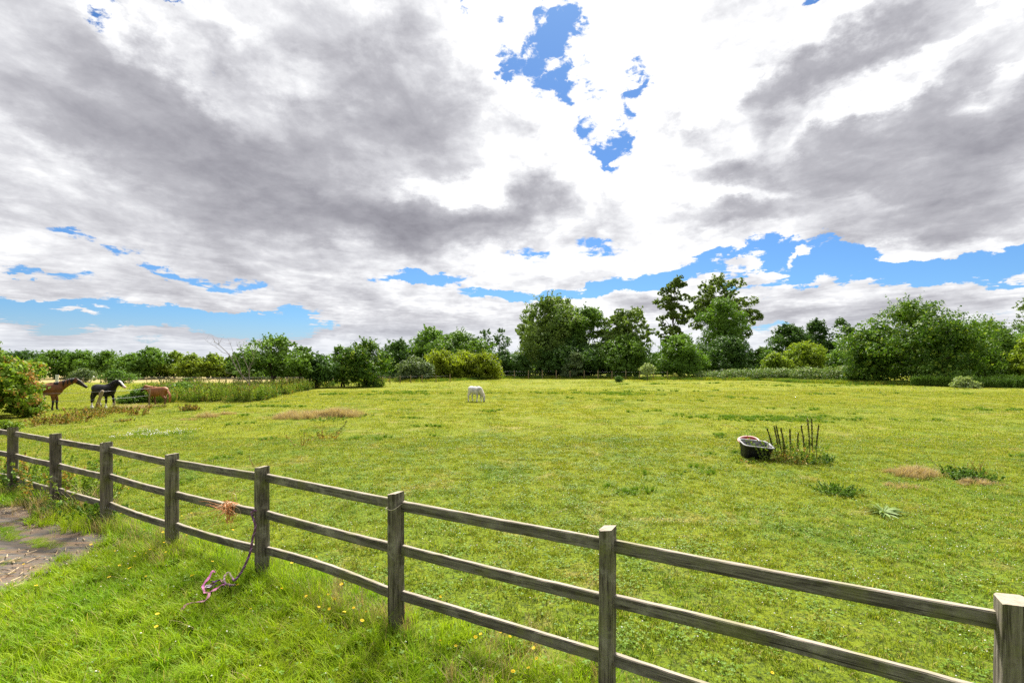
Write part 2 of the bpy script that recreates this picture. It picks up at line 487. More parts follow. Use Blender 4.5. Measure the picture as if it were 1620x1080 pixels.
def wood_mat(name, base=(0.175, 0.158, 0.136), dark=(0.052, 0.045, 0.037), lite=(0.36, 0.335, 0.29), moss=0.5):
    m, g, o = new_mat(name)
    tc = g.add('ShaderNodeTexCoord').outputs['Object']
    oi = g.add('ShaderNodeObjectInfo').outputs['Random']
    off = g.add('ShaderNodeCombineXYZ')
    g.l.new(g.math('MULTIPLY', oi, 37.0), off.inputs[0]); g.l.new(g.math('MULTIPLY', oi, 11.0), off.inputs[1])
    v = g.vmath('ADD', tc, off.outputs[0])
    # long grain runs along local X
    gr = g.noise(g.mapping(v, scale=(1.6, 38, 38)), 1.0, 6, 0.7, 0.5)
    fine = g.noise(g.mapping(v, scale=(7, 190, 190)), 1.0, 4, 0.7)
    blot = g.noise(v, 5.0, 6, 0.7, 0.4)
    stain = g.noise(v, 1.6, 4, 0.6)
    knot = g.add('ShaderNodeTexVoronoi', feature='F1')
    g.put(knot.inputs['Vector'], g.mapping(v, scale=(2.2, 10, 10)))
    knot.inputs['Scale'].default_value = 1.0
    c = g.mix(g.smooth(gr, 0.40, 0.60), dark, base)
    c = g.mix(g.math('MULTIPLY', g.smooth(fine, 0.5, 0.72), 0.45), c, lite)
    c = g.mix(g.math('MULTIPLY', g.smooth(blot, 0.48, 0.72), 0.55), c, lite)
    c = g.mix(g.math('MULTIPLY', g.smooth(stain, 0.52, 0.35), 0.55), c, dark)
    c = g.mix(g.math('MULTIPLY', g.smooth(knot.outputs['Distance'], 0.13, 0.05), 0.8), c, (0.035, 0.028, 0.02))
    crk = g.noise(g.mapping(v, loc=(7, 1, 2), scale=(0.9, 55, 55)), 1.0, 3, 0.55, 0.3)
    c = g.mix(g.math('MULTIPLY', g.smooth(crk, 0.655, 0.70), 0.85), c, (0.02, 0.017, 0.013))      # drying splits
    mg = g.noise(g.mapping(v, loc=(3, 3, 3)), 3.2, 5, 0.7)
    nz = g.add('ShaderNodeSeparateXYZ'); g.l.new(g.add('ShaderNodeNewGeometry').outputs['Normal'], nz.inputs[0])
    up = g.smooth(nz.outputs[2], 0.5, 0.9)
    c = g.mix(g.math('MULTIPLY', up, 0.7), c, g.mix(gr, (0.30, 0.255, 0.195), (0.45, 0.395, 0.315)))   # upward faces mixed to a paler tone
    c = g.mix(g.math('MULTIPLY', g.smooth(mg, 0.47, 0.66), moss), c, (0.155, 0.165, 0.045))           # algae
    h = g.math('ADD', g.math('MULTIPLY', gr, 1.0), g.math('MULTIPLY', fine, 0.5))
    princ(g, o, c, 0.85, 0.2, h, 0.6, 0.006)
    return m
M['wood'] = wood_mat('weathered_timber')
M['wood_post'] = wood_mat('weathered_post', base=(0.185, 0.163, 0.125), dark=(0.05, 0.042, 0.032), moss=0.55)
M['stake'] = wood_mat('old_stake', base=(0.36, 0.27, 0.16), dark=(0.16, 0.11, 0.07), lite=(0.5, 0.42, 0.3), moss=0.2)
M['wire'] = plain('galvanised_wire', (0.17, 0.17, 0.17), 0.45, 0.5)

# ================================================================== the land
def build_ground():
    # polar sheet out to the horizon, finer near the camera
    rs = np.concatenate([[0.0], np.geomspace(0.6, 4500, 230)])
    na = 256
    th = np.linspace(0, 2 * np.pi, na, endpoint=False)
    V = [(0, 0, tz(0, 0))]
    rr, tt = np.meshgrid(rs[1:], th, indexing='ij')
    x, y = rr * np.sin(tt), rr * np.cos(tt)
    z = terr(x, y)
    V = np.concatenate([np.array([[0, 0, tz(0, 0)]]), np.stack([x, y, z], -1).reshape(-1, 3)])
    n = len(rs) - 1
    i, j = np.meshgrid(np.arange(n - 1), np.arange(na), indexing='ij')
    a = 1 + i * na + j; b = 1 + i * na + (j + 1) % na
    c = 1 + (i + 1) * na + (j + 1) % na; d = 1 + (i + 1) * na + j
    Q = np.stack([a, d, c, b], -1).reshape(-1, 4)
    faces = Q
    me = mesh_np('ground', V, faces, M['ground'], smooth=True)
    o = obj('ground', me)
    tag(o, kind='structure')
build_ground()

# fence line: post positions measured from the photograph
POST_PX = [(20, 676), (88, 687), (169, 700), (272, 720), (415, 742), (627, 782), (960, 839), (1600, 955)]
K_TOP = 1.12
POSTS = []
for px, py in POST_PX:
    Zp = F_PX * K_TOP / (py - HOR)
    POSTS.append([(px - CX) * Zp / F_PX, Zp])
d0 = np.array(POSTS[0]) - np.array(POSTS[2]); d0 = d0 / np.linalg.norm(d0)
POSTS.insert(0, list(np.array(POSTS[0]) + d0 * 1.72))
d1 = np.array(POSTS[-1]) - np.array(POSTS[-3]); d1 = d1 / np.linalg.norm(d1)
POSTS.append(list(np.array(POSTS[-1]) + d1 * 1.8))
FP = np.array(POSTS)

def fence_y(x):
    """y of the fence line at x"""
    return np.interp(x, FP[:, 0], FP[:, 1], left=None, right=None)

def fence_off(x, y):
    """distance from the fence line, + towards the paddock"""
    x = np.asarray(x, float); y = np.asarray(y, float)
    dirv = FP[-1] - FP[0]; dirv = dirv / np.linalg.norm(dirv)
    nx, ny = -dirv[1], dirv[0]
    if ny < 0: nx, ny = -nx, -ny
    yy = np.where(x < FP[0, 0], FP[0, 1] + (x - FP[0, 0]) * dirv[1] / dirv[0],
                  np.where(x > FP[-1, 0], FP[-1, 1] + (x - FP[-1, 0]) * dirv[1] / dirv[0], np.interp(x, FP[:, 0], FP[:, 1])))
    return (y - yy) * ny

# ------------------------------------------------------------------ path of old slabs under litter
PATH = [(-13.5, 9.45), (-10.2, 8.45), (-8.4, 7.95), (-7.5, 7.5), (-6.7, 7.1), (-6.0, 6.8), (-5.3, 6.5), (-4.85, 6.2), (-4.9, 5.65), (-4.95, 5.2), (-5.0, 4.5), (-7.5, 4.9), (-10, 5.6), (-13.5, 6.6)]
def in_path(x, y):
    x = np.asarray(x, float); y = np.asarray(y, float)
    ins = np.zeros(x.shape, bool)
    n = len(PATH)
    for i in range(n):
        x1, y1 = PATH[i]; x2, y2 = PATH[(i + 1) % n]
        c = ((y1 > y) != (y2 > y)) & (x < (x2 - x1) * (y - y1) / ((y2 - y1) + 1e-12) + x1)
        ins ^= c
    return ins

def build_path():
    m, g, o = new_mat('old_slab')
    pos = g.add('ShaderNodeNewGeometry').outputs['Position']
    ax = g.mapping(pos, rot=(0, 0, R(26)), scale=(0.5, 3.0, 1))
    n = g.noise(ax, 1.1, 7, 0.7, 0.4)
    f = g.noise(pos, 26, 5, 0.75)
    lit = g.noise(g.mapping(pos, rot=(0, 0, R(22)), scale=(1.0, 5.0, 1)), 1.6, 8, 0.75, 0.3)
    c = g.mix(g.smooth(n, 0.35, 0.65), (0.055, 0.05, 0.047), (0.135, 0.122, 0.108))
    c = g.mix(g.math('MULTIPLY', g.smooth(lit, 0.43, 0.60), 0.85), c, g.mix(f, (0.09, 0.055, 0.035), (0.27, 0.18, 0.11)))
    c = g.mix(g.math('MULTIPLY', g.smooth(f, 0.58, 0.70), 0.35), c, (0.32, 0.24, 0.15))
    wv = g.add('ShaderNodeTexWave', wave_type='BANDS', bands_direction='Y')
    g.put(wv.inputs['Vector'], g.mapping(pos, rot=(0, 0, R(24))))
    wv.inputs['Scale'].default_value = 0.32; wv.inputs['Distortion'].default_value = 2.5; wv.inputs['Detail'].default_value = 4
    c = g.mix(g.math('MULTIPLY', g.smooth(wv.outputs['Fac'], 0.10, 0.02), 0.6), c, (0.03, 0.026, 0.02))
    princ(g, o, c, 0.9, 0.2, g.math('ADD', f, g.math('MULTIPLY', n, 2)), 0.6, 0.02)
    # four long slabs, slightly uneven, with gaps between
    P = np.array(PATH)
    xs = np.arange(-14, -4.8, 0.11); ys = np.arange(4.2, 9.3, 0.11)
    gx, gy = np.meshgrid(xs, ys, indexing='ij')
    z = terr(gx, gy) + 0.022 + 0.010 * np.sin(gx * 2.1 + gy) + 0.006 * np.sin(gy * 9 + gx * 3)
    V = np.stack([gx, gy, z], -1).reshape(-1, 3)
    nx, ny = gx.shape
    ii, jj = np.meshgrid(np.arange(nx - 1), np.arange(ny - 1), indexing='ij')
    q = np.stack([ii * ny + jj, (ii + 1) * ny + jj, (ii + 1) * ny + jj + 1, ii * ny + jj + 1], -1).reshape(-1, 4)
    cx_, cy_ = (gx[:-1, :-1] + 0.055).ravel(), (gy[:-1, :-1] + 0.055).ravel()
    keep = in_path(cx_, cy_)
    q = q[keep]
    used = np.unique(q); re = -np.ones(len(V), int); re[used] = np.arange(len(used))
    me = mesh_np('path', V[used], re[q], m, smooth=True)
    tag(obj('path', me), kind='structure')
    # rake of straw and leaf litter lying on it
    rng = np.random.default_rng(5)
    N = 7500
    x = rng.uniform(-11, -4.9, N); y = rng.uniform(4.4, 8.6, N)
    dens = np.sin(x * 1.1 + y * 2.9) * 0.5 + np.sin(x * 2.3 - y * 4.1) * 0.3
    k = in_path(x, y) & (dens + rng.uniform(-0.6, 0.6, N) > 0.0)
    x, y = x[k], y[k]; N = len(x)
    a = rng.normal(0.35, 0.6, N); L = rng.uniform(0.03, 0.13, N); w = rng.uniform(0.002, 0.005, N)
    z = terr(x, y) + 0.036 + rng.uniform(0, 0.015, N)
    dx, dy = np.cos(a) * L / 2, -np.sin(a) * L / 2
    nx_, ny_ = -np.sin(a) * w, -np.cos(a) * w
    V = np.stack([np.stack([x - dx - nx_, y - dy - ny_, z], -1), np.stack([x - dx + nx_, y - dy + ny_, z + .004], -1),
                  np.stack([x + dx + nx_, y + dy + ny_, z + .008], -1), np.stack([x + dx - nx_, y + dy - ny_, z + .004], -1)], 1).reshape(-1, 3)
    me = mesh_np('straw_litter', V, np.arange(4 * N).reshape(-1, 4), M['dry'])
    tag(obj('straw_litter', me), 'dry straw and leaf litter strewn over the dark slab path', 'straw', kind='stuff')
build_path()

# ------------------------------------------------------------------ turf: real blades, laid as repeated sods
HID = bpy.data.collections.new('sods')          # source pieces for the instanced turf; not linked to the scene
def blade_mesh(name, n, size, hmin, hmax, wmin, wmax, lean, mat, rng, seg=2, clover=0, cr=0.012, flowers=0, fr=0.009, fh=0.06, tuft=0, fmat=None, clumpy=0.0):
    x = rng.uniform(-size / 2, size / 2, n); y = rng.uniform(-size / 2, size / 2, n)
    if tuft:
        tx = rng.uniform(-size / 2, size / 2, tuft); ty = rng.uniform(-size / 2, size / 2, tuft)
        ti = rng.integers(0, tuft, n)
        k = rng.random(n) < 0.7
        x = np.where(k, tx[ti] + rng.normal(0, size * 0.035, n), x); y = np.where(k, ty[ti] + rng.normal(0, size * 0.035, n), y)
    h = rng.uniform(hmin, hmax, n)
    w = rng.uniform(wmin, wmax, n)
    a = rng.uniform(0, 2 * np.pi, n); b = a + np.pi / 2 + rng.normal(0, .4, n)
    ln = rng.uniform(0.2, 1.0, n) * lean * h
    px, py = np.cos(b), np.sin(b)
    rows = []
    for s in range(seg + 1):
        t = s / seg
        ox, oy = np.cos(a) * ln * t * t, np.sin(a) * ln * t * t
        z = h * (t - 0.25 * (lean) * t * t)
        ww = w * (1 - t ** 1.5) / 2 if s else w / 2 * 0.7
        if s < seg:
            rows.append(np.stack([x + ox - px * ww, y + oy - py * ww, z - 0.004 * (s == 0)], -1))
            rows.append(np.stack([x + ox + px * ww, y + oy + py * ww, z - 0.004 * (s == 0)], -1))
        else:
            rows.append(np.stack([x + ox, y + oy, z], -1))
    V = np.stack(rows, 1)            # n, 2*seg+1, 3
    k = 2 * seg + 1
    base = (np.arange(n) * k)[:, None]
    F4 = []
    for s in range(seg - 1):
        F4.append(base + np.array([[2 * s, 2 * s + 1, 2 * s + 3, 2 * s + 2]]))
    F3 = base + np.array([[2 * seg - 2, 2 * seg - 1, 2 * seg]])
    F3 = np.concatenate([F3, F3[:, -1:]], 1)
    verts = [V.reshape(-1, 3)]
    tri = [F3[:, :3]]
    for q in F4:
        tri += [q[:, [0, 1, 2]], q[:, [0, 2, 3]]]
    mi = [np.zeros(len(t), int) for t in tri]
    off = n * k
    mats = [mat]
    if clover:
        mats.append(M['clover']); im = len(mats) - 1
        cx_ = rng.uniform(-size / 2, size / 2, clover); cy_ = rng.uniform(-size / 2, size / 2, clover)
        if clumpy:
            q = max(2, int(3)); tx = rng.uniform(-size / 2, size / 2, q); ty = rng.uniform(-size / 2, size / 2, q)
            ti = rng.integers(0, q, clover); kk = rng.random(clover) < clumpy
            cx_ = np.where(kk, tx[ti] + rng.normal(0, size * .1, clover), cx_); cy_ = np.where(kk, ty[ti] + rng.normal(0, size * .1, clover), cy_)
        cz = rng.uniform(hmin * 0.6, hmax * 0.75, clover)
        for l in range(3):
            aa = rng.uniform(0, 2 * np.pi, clover) if l == 0 else aa + 2.09
            r = cr * rng.uniform(0.8, 1.2, clover)
            c0 = np.stack([cx_, cy_, cz], -1)
            d = np.stack([np.cos(aa), np.sin(aa), rng.normal(0, .25, clover)], -1)
            pz = np.stack([-np.sin(aa), np.cos(aa), rng.normal(0, .2, clover)], -1)
            v = np.stack([c0, c0 + d * r[:, None] + pz * r[:, None] * .75, c0 + d * r[:, None] * 1.7, c0 + d * r[:, None] - pz * r[:, None] * .75], 1)
            verts.append(v.reshape(-1, 3))
            bb = off + np.arange(clover)[:, None] * 4
            tri += [bb + np.array([[0, 1, 2]]), bb + np.array([[0, 2, 3]])]
            mi += [np.full(clover, im), np.full(clover, im)]
            off += clover * 4
    if flowers:
        mats.append(fmat or M['white_flower']); im = len(mats) - 1
        for q in range(flowers):
            c = np.array([rng.uniform(-size / 2, size / 2), rng.uniform(-size / 2, size / 2), fh * rng.uniform(.7, 1.2)])
            r = fr * rng.uniform(.7, 1.2)
            oc = np.array([[1, 0, 0], [-1, 0, 0], [0, 1, 0], [0, -1, 0], [0, 0, .8], [0, 0, -.8]]) * r + c
            verts.append(oc)
            ff = np.array([[0, 2, 4], [2, 1, 4], [1, 3, 4], [3, 0, 4], [2, 0, 5], [1, 2, 5], [3, 1, 5], [0, 3, 5]]) + off
            tri.append(ff); mi.append(np.full(8, im)); off += 6
    V = np.concatenate(verts); T = np.concatenate(tri); mi = np.concatenate(mi)
    me = mesh_np(name, V, T, mats, midx=mi)
    return me

def sod_collection(name, meshes):
    c = bpy.data.collections.new(name)
    for i, me in enumerate(meshes):
        o = bpy.data.objects.new(name + '_sod', me)
        c.objects.link(o)
    return c

def scatter(name, pts, rots, scales, coll, label, cat, seed=0):
    """one object: sods instanced on points"""
    me = bpy.data.meshes.new(name)
    P = np.asarray(pts, np.float32)
    me.vertices.add(len(P)); me.vertices.foreach_set('co', P.ravel())
    at_ = me.attributes.new('rotz', 'FLOAT', 'POINT'); at_.data.foreach_set('value', np.asarray(rots, np.float32))
    at_ = me.attributes.new('scl', 'FLOAT', 'POINT'); at_.data.foreach_set('value', np.asarray(scales, np.float32))
    o = obj(name, me)
    tag(o, label, cat, kind='stuff')
    ng = bpy.data.node_groups.new(name, 'GeometryNodeTree')
    ng.interface.new_socket('Geometry', in_out='INPUT', socket_type='NodeSocketGeometry')
    ng.interface.new_socket('Geometry', in_out='OUTPUT', socket_type='NodeSocketGeometry')
    N = ng.nodes; L = ng.links
    gi = N.new('NodeGroupInput'); go = N.new('NodeGroupOutput')
    ci = N.new('GeometryNodeCollectionInfo')
    ci.inputs['Collection'].default_value = coll
    ci.inputs['Separate Children'].default_value = True
    ci.inputs['Reset Children'].default_value = True
    ip = N.new('GeometryNodeInstanceOnPoints')
    ip.inputs['Pick Instance'].default_value = True
    ri = N.new('FunctionNodeRandomValue'); ri.data_type = 'INT'
    ri.inputs['Min'].default_value = 0
    ri.inputs['Max'].default_value = len(coll.objects) - 1
    ri.inputs['Seed'].default_value = seed
    na = N.new('GeometryNodeInputNamedAttribute'); na.data_type = 'FLOAT'; na.inputs['Name'].default_value = 'rotz'
    nb = N.new('GeometryNodeInputNamedAttribute'); nb.data_type = 'FLOAT'; nb.inputs['Name'].default_value = 'scl'
    cx = N.new('ShaderNodeCombineXYZ')
    L.new(na.outputs['Attribute'], cx.inputs['Z'])
    L.new(gi.outputs[0], ip.inputs['Points'])
    L.new(ci.outputs[0], ip.inputs['Instance'])
    int_out = [s for s in ri.outputs if s.type == 'INT'][0]
    L.new(int_out, ip.inputs['Instance Index'])
    L.new(cx.outputs[0], ip.inputs['Rotation'])
    cs = N.new('ShaderNodeCombineXYZ')
    for q in range(3): L.new(nb.outputs['Attribute'], cs.inputs[q])
    L.new(cs.outputs[0], ip.inputs['Scale'])
    L.new(ip.outputs[0], go.inputs[0])
    md = o.modifiers.new('scatter', 'NODES')
    md.node_group = ng
    return o

def grid_pts(x0, x1, y0, y1, step, keep, rng):
    xs = np.arange(x0, x1, step); ys = np.arange(y0, y1, step)
    gx, gy = np.meshgrid(xs, ys, indexing='ij')
    gx = gx.ravel() + rng.uniform(-.1, .1, gx.size) * step; gy = gy.ravel() + rng.uniform(-.1, .1, gy.size) * step
    k = keep(gx, gy)
    return gx[k], gy[k]

def in_view(x, y, m=1.0):
    return (np.abs(x) < 1.10 * y + 1.6 * m) & (y > -1)

def build_grass():
    rng = np.random.default_rng(11)
    # short grazed turf, near
    c1 = sod_collection('turf_near', [blade_mesh('turf_sod', 2600, 1.0, 0.018, 0.062, 0.0045, 0.0085, 1.0, M['turf'], rng, 2, clover=230, cr=0.009, flowers=fl, fr=0.007, fh=0.035, tuft=42, clumpy=.7) for fl in (3, 7, 12, 20)])
    x, y = grid_pts(-30, 30, 0, 15, 0.9, lambda a, b: in_view(a, b) & (fence_off(a, b) > -0.35) & ~in_path(a, b), rng)
    n = len(x)
    scatter('short_turf', np.stack([x, y, terr(x, y)], -1), rng.integers(0, 4, n) * np.pi / 2, rng.uniform(.95, 1.15, n), c1, 'short grazed green turf with clover covering the paddock', 'grass', 1)
    # mid distance
    c2 = sod_collection('turf_mid', [blade_mesh('turf_sod_mid', 2600, 2.4, 0.025, 0.065, 0.010, 0.018, 1.0, M['turf'], rng, 2, clover=0, flowers=fl, fr=0.011, fh=0.05, tuft=60, clumpy=.5) for fl in (4, 9, 16)])
    x, y = grid_pts(-48, 48, 14, 38, 2.1, lambda a, b: in_view(a, b, 3), rng)
    n = len(x)
    scatter('paddock_turf', np.stack([x, y, terr(x, y)], -1), rng.integers(0, 4, n) * np.pi / 2, rng.uniform(.95, 1.1, n), c2, 'yellow green grazed turf across the middle of the paddock', 'grass', 2)
    # far
    c3 = sod_collection('turf_far', [blade_mesh('turf_sod_far', 1700, 7.0, 0.04, 0.10, 0.04, 0.09, 1.0, M['turf'], rng, 1, tuft=70) for _ in range(2)])
    x, y = grid_pts(-95, 80, 37, 80, 6.0, lambda a, b: in_view(a, b, 5), rng)
    n = len(x)
    scatter('distant_turf', np.stack([x, y, terr(x, y)], -1), rng.integers(0, 4, n) * np.pi / 2, rng.uniform(.9, 1.1, n), c3, 'yellow green pasture grass at the far side of the field', 'grass', 3)
    # darker, ungrazed tufts dotted over the paddock
    c4 = sod_collection('tussocks', [blade_mesh('tussock_sod', 260, 0.34, 0.05, 0.13, 0.006, 0.011, 0.9, M['clover'], rng, 2, tuft=3) for _ in range(3)])
    cx_, cy_ = rng.uniform(-34, 34, 70), rng.uniform(5, 34, 70)
    X = []; Y = []
    for a, b in zip(cx_, cy_):
        q = rng.integers(1, 7)
        X.append(a + rng.normal(0, .28, q) * (1 + b / 20)); Y.append(b + rng.normal(0, .12, q) * (1 + b / 20))
    x, y = np.concatenate(X), np.concatenate(Y)
    for (px, Z, sx, sy, q) in [(1200, 20.0, 1.9, .35, 70), (1225, 19.0, 1.0, .2, 30), (935, 35, 2.2, .5, 40), (985, 33, 1.5, .3, 22), (655, 35, 2.0, .25, 24), (1140, 14.8, .12, .06, 4), (1050, 50, 4, .3, 20), (1580, 23, 1.2, .5, 16), (560, 34, 1.5, .3, 20), (640, 37, 1.2, .3, 14),
                               (460, 24, .9, .2, 12), (520, 20.5, 1.6, .15, 26), (385, 24, 1.0, .15, 10), (1290, 46, 4, .4, 30), (1000, 38, 3, .3, 14)]:
        a = at(px, Z); x = np.concatenate([x, a.x + rng.normal(0, sx, q)]); y = np.concatenate([y, a.y + rng.normal(0, sy, q)])
    k = (fence_off(x, y) > 1.0) & in_view(x, y); x, y = x[k], y[k]; n = len(x)
    scatter('tussock_grass', np.stack([x, y, terr(x, y)], -1), rng.uniform(0, 6.28, n), rng.uniform(.5, 1.25, n) * (0.75 + y / 60), c4, 'darker ungrazed grass tufts dotted over the paddock', 'grass', 4)
    # long lush grass on the camera side of the fence
    c5 = sod_collection('verge', [blade_mesh('verge_sod', 1400, 0.62, 0.05, 0.20, 0.0045, 0.0095, 1.0, M['long'], rng, 3, clover=26, cr=0.012, flowers=fl, fr=0.008, fh=0.09, tuft=14) for fl in (0, 1, 3, 5)])
    x, y = grid_pts(-12, 5, -0.5, 9.5, 0.42, lambda a, b: in_view(a, b) & (fence_off(a, b) < 0.12) & ~in_path(a, b), rng)
    n = len(x)
    # grass creeping along the joints of the slabs
    q = 60; sx = rng.uniform(-9.5, -5.6, q); sy = 6.35 + (sx + 5.6) * -.42 + rng.normal(0, .06, q) - .35
    q2 = 9; sx2 = rng.uniform(-8, -5.3, q2); sy2 = 5.35 + (sx2 + 5.3) * -.40 + rng.normal(0, .06, q2)
    x = np.concatenate([x, sx, sx2]); y = np.concatenate([y, sy, sy2]); n0 = n; n = len(x)
    d = fence_off(x, y)
    s = rng.uniform(.75, 1.15, n) * np.where(d > -0.45, 1.05, 0.95)
    s[n0:] *= .30
    scatter('verge_grass', np.stack([x, y, terr(x, y) - 0.005], -1), rng.uniform(0, 6.28, n), s, c5, 'long lush green grass on the near side of the rail fence', 'grass', 5)
    # tall seeding grass hard against the fence
    c6 = sod_collection('fence_grass', [blade_mesh('fence_sod', 150, 0.45, 0.12, 0.36, 0.003, 0.006, 0.75, m_, rng, 3, tuft=5) for m_ in (M['long'], M['long'], M['dry'])])
    t = rng.uniform(0, 1, 210)
    seg = np.minimum((t * (len(FP) - 1)).astype(int), len(FP) - 2); fr = t * (len(FP) - 1) - seg
    x = FP[seg, 0] * (1 - fr) + FP[seg + 1, 0] * fr + rng.normal(0, .05, 210); y = FP[seg, 1] * (1 - fr) + FP[seg + 1, 1] * fr + rng.normal(-0.05, .13, 210)
    near_post = np.min(np.hypot(x[:, None] - FP[None, :, 0], y[:, None] - FP[None, :, 1]), 1) < .35
    k = (rng.random(210) < 0.55) | near_post
    x, y = x[k], y[k]; n = len(x)
    scatter('fence_foot_grass', np.stack([x, y, terr(x, y)], -1), rng.uniform(0, 6.28, n), rng.uniform(.6, 1.1, n), c6, 'tall seeding grass growing up around the feet of the fence', 'grass', 6)
build_grass()

# ================================================================== post and rail fence
def build_fence():
    rng = random.Random(4)
    org = Vector((FP[5][0], FP[5][1], 0))
    root = empty('rail_fence', org, 'weathered grey post and three rail timber fence running across the foreground', 'fence')
    Pd, Pw = 0.125, 0.085          # across the line, along the line
    dirs = []
    n = len(FP)
    for i in range(n):
        a, b = FP[max(i - 1, 0)], FP[min(i + 1, n - 1)]
        d = (b - a) / np.linalg.norm(b - a); dirs.append(Vector((d[0], d[1], 0)))
    for i in range(n):
        d = dirs[i]; nrm = Vector((-d.y, d.x, 0))
        if nrm.y < 0: nrm = -nrm
        zt = 1.18
        zt += [0, 0, .005, .0, -.004, 0, .003, -.002, .004, 0][i]
        L = zt + 0.3
        # local X is the grain: up the post
        mb = MB()
        nz = 14
        V = []; w, h = (Pw if i != 8 else .10) / 2, Pd / 2
        c = 0.008
        prof = [(-w + c, -h), (w - c, -h), (w, -h + c), (w, h - c), (w - c, h), (-w + c, h), (-w, h - c), (-w, -h + c)]
        for s in range(nz + 1):
            t = s / nz
            wob = 0.0022
            for (a, b) in prof:
                V.append((t * L + (0.004 * rng.uniform(-1, 1) if s == nz else 0) + (0.0 if s < nz else 0.006 * a / w), a + rng.uniform(-wob, wob), b + rng.uniform(-wob, wob)))
        V.append((L + 0.004, 0, 0))
        k = 8
        Fc = [[s * k + j, s * k + (j + 1) % k, (s + 1) * k + (j + 1) % k, (s + 1) * k + j] for s in range(nz) for j in range(k)]
        Fc += [[nz * k + j, nz * k + (j + 1) % k, len(V) - 1] for j in range(k)]
        mb.add(V, Fc)
        me = mb.mesh('post', M['wood_post'])
        o = obj('post', me, root)
        lean = Vector((rng.uniform(-.006, .006), rng.uniform(-.006, .006), 1)).normalized()
        X = lean; Y = (d - X * d.dot(X)).normalized(); Z = X.cross(Y)
        mat = Matrix((X, Y, Z)).transposed().to_4x4()
        mat.translation = Vector((FP[i][0], FP[i][1], tz(*FP[i]) - 0.3)) - org
        o.matrix_local = mat
    # rails: three per bay, let into the paddock side of the posts
    for i in range(n - 1):
        a3 = Vector((FP[i][0], FP[i][1], 0)); b3 = Vector((FP[i + 1][0], FP[i + 1][1], 0))
        d = (b3 - a3); Lb = d.length; d.normalize()
        nrm = Vector((-d.y, d.x, 0))
        if nrm.y < 0: nrm = -nrm
        for r, zt in enumerate((1.105, 0.732, 0.348)):
            sag = [0.004, 0.010, 0.016][r] * rng.uniform(.3, 1.3)
            if (i, r) == (5, 2): sag = -0.028       # the bowed bottom rail
            if (i, r) == (7, 1): sag = -0.012
            bow = rng.uniform(-.012, .012)
            z1 = zt + rng.uniform(-.007, .007); z2 = zt + rng.uniform(-.007, .007)
            hh, tt = 0.084 / 2, 0.038 / 2
            ns = 20
            V = []; ext = 0.012
            Lr = Lb - 0.02
            for s in range(ns + 1):
                t = s / ns
                par = 4 * t * (1 - t)
                if (i, r) == (5, 2): par = math.sin(t * math.pi * 1.1 + .2) * 0.5 + par * .5
                zc = z1 * (1 - t) + z2 * t - hh - sag * par + rng.uniform(-.0012, .0012)
                yc = bow * par
                cc = 0.006
                prof = [(-tt + cc, -hh), (tt - cc, -hh), (tt, -hh + cc), (tt, hh - cc), (tt - cc, hh), (-tt + cc, hh), (-tt, hh - cc), (-tt, -hh + cc)]
                for (p, q) in prof:
                    V.append((0.01 + t * Lr, yc + p + rng.uniform(-.0008, .0008), zc + q + rng.uniform(-.0012, .0012)))
            k = 8
            Fc = [[s * k + (j + 1) % k, s * k + j, (s + 1) * k + j, (s + 1) * k + (j + 1) % k] for s in range(ns) for j in range(k)]
            Fc += [list(range(k)), [ns * k + j for j in range(k)][::-1]]
            me = MB().add(V, Fc).mesh('rail', M['wood'])
            o = obj('rail', me, root)
            X = d; Z = Vector((0, 0, 1)); Y = nrm
            if X.cross(Y).z < 0: Y = -Y
            mat = Matrix((X, Z.cross(X), Z)).transposed().to_4x4()
            off = nrm * 0.030
            mat.translation = a3 + off + Vector((0, 0, tz(a3.x, a3.y) * 0.5 + tz(b3.x, b3.y) * 0.5)) - org
            o.matrix_local = mat
    # light hexagonal netting stapled low on the camera side
    mb = MB()
    cw, ch = 0.052, 0.06
    for i in range(3, 6):
        a3 = Vector((FP[i][0], FP[i][1], 0)); b3 = Vector((FP[i + 1][0], FP[i + 1][1], 0))
        d = (b3 - a3); Lb = d.length; d.normalize()
        nrm = Vector((-d.y, d.x, 0))
        if nrm.y > 0: nrm = -nrm
        nc = int(Lb / cw)
        def pt(u, v):
            z = v + 0.02 * math.sin(u * 5)
            return a3 + d * u + nrm * (0.070 + 0.012 * math.sin(u * 7 + v * 9)) + Vector((0, 0, z))
        for c in range(nc):
            for r in range(5):
                u = c * cw + (cw / 2 if r % 2 else 0); v = 0.02 + r * ch
                A_, B_, C_, D_ = pt(u, v), pt(u, v + ch * .45), pt(u - cw / 2, v + ch), pt(u + cw / 2, v + ch)
                for p, q in ((A_, B_), (B_, C_), (B_, D_)):
                    mb.tube([p, q], 0.0009, 3, cap=False)
    o = obj('wire_netting', mb.mesh('wire_netting', M['wire']), root, -org)
    # nails
    return root
build_fence()

def strand(mb, pts, r, k=6, twist=0.0, m=0, n=60):
    """smooth rope through points (Catmull-Rom)"""
    P = [Vector(p) for p in pts]
    P = [P[0] * 2 - P[1]] + P + [P[-1] * 2 - P[-2]]
    out = []
    segs = len(P) - 3
    for s in range(segs):
        for q in range(n // segs):
            t = q / (n // segs)
            a, b, c, d = P[s:s + 4]
            out.append(0.5 * ((2 * b) + (c - a) * t + (2 * a - 5 * b + 4 * c - d) * t * t + (3 * b - a - 3 * c + d) * t ** 3))
    out.append(P[-2])
    mb.tube(out, r, k, m=m)
    return out

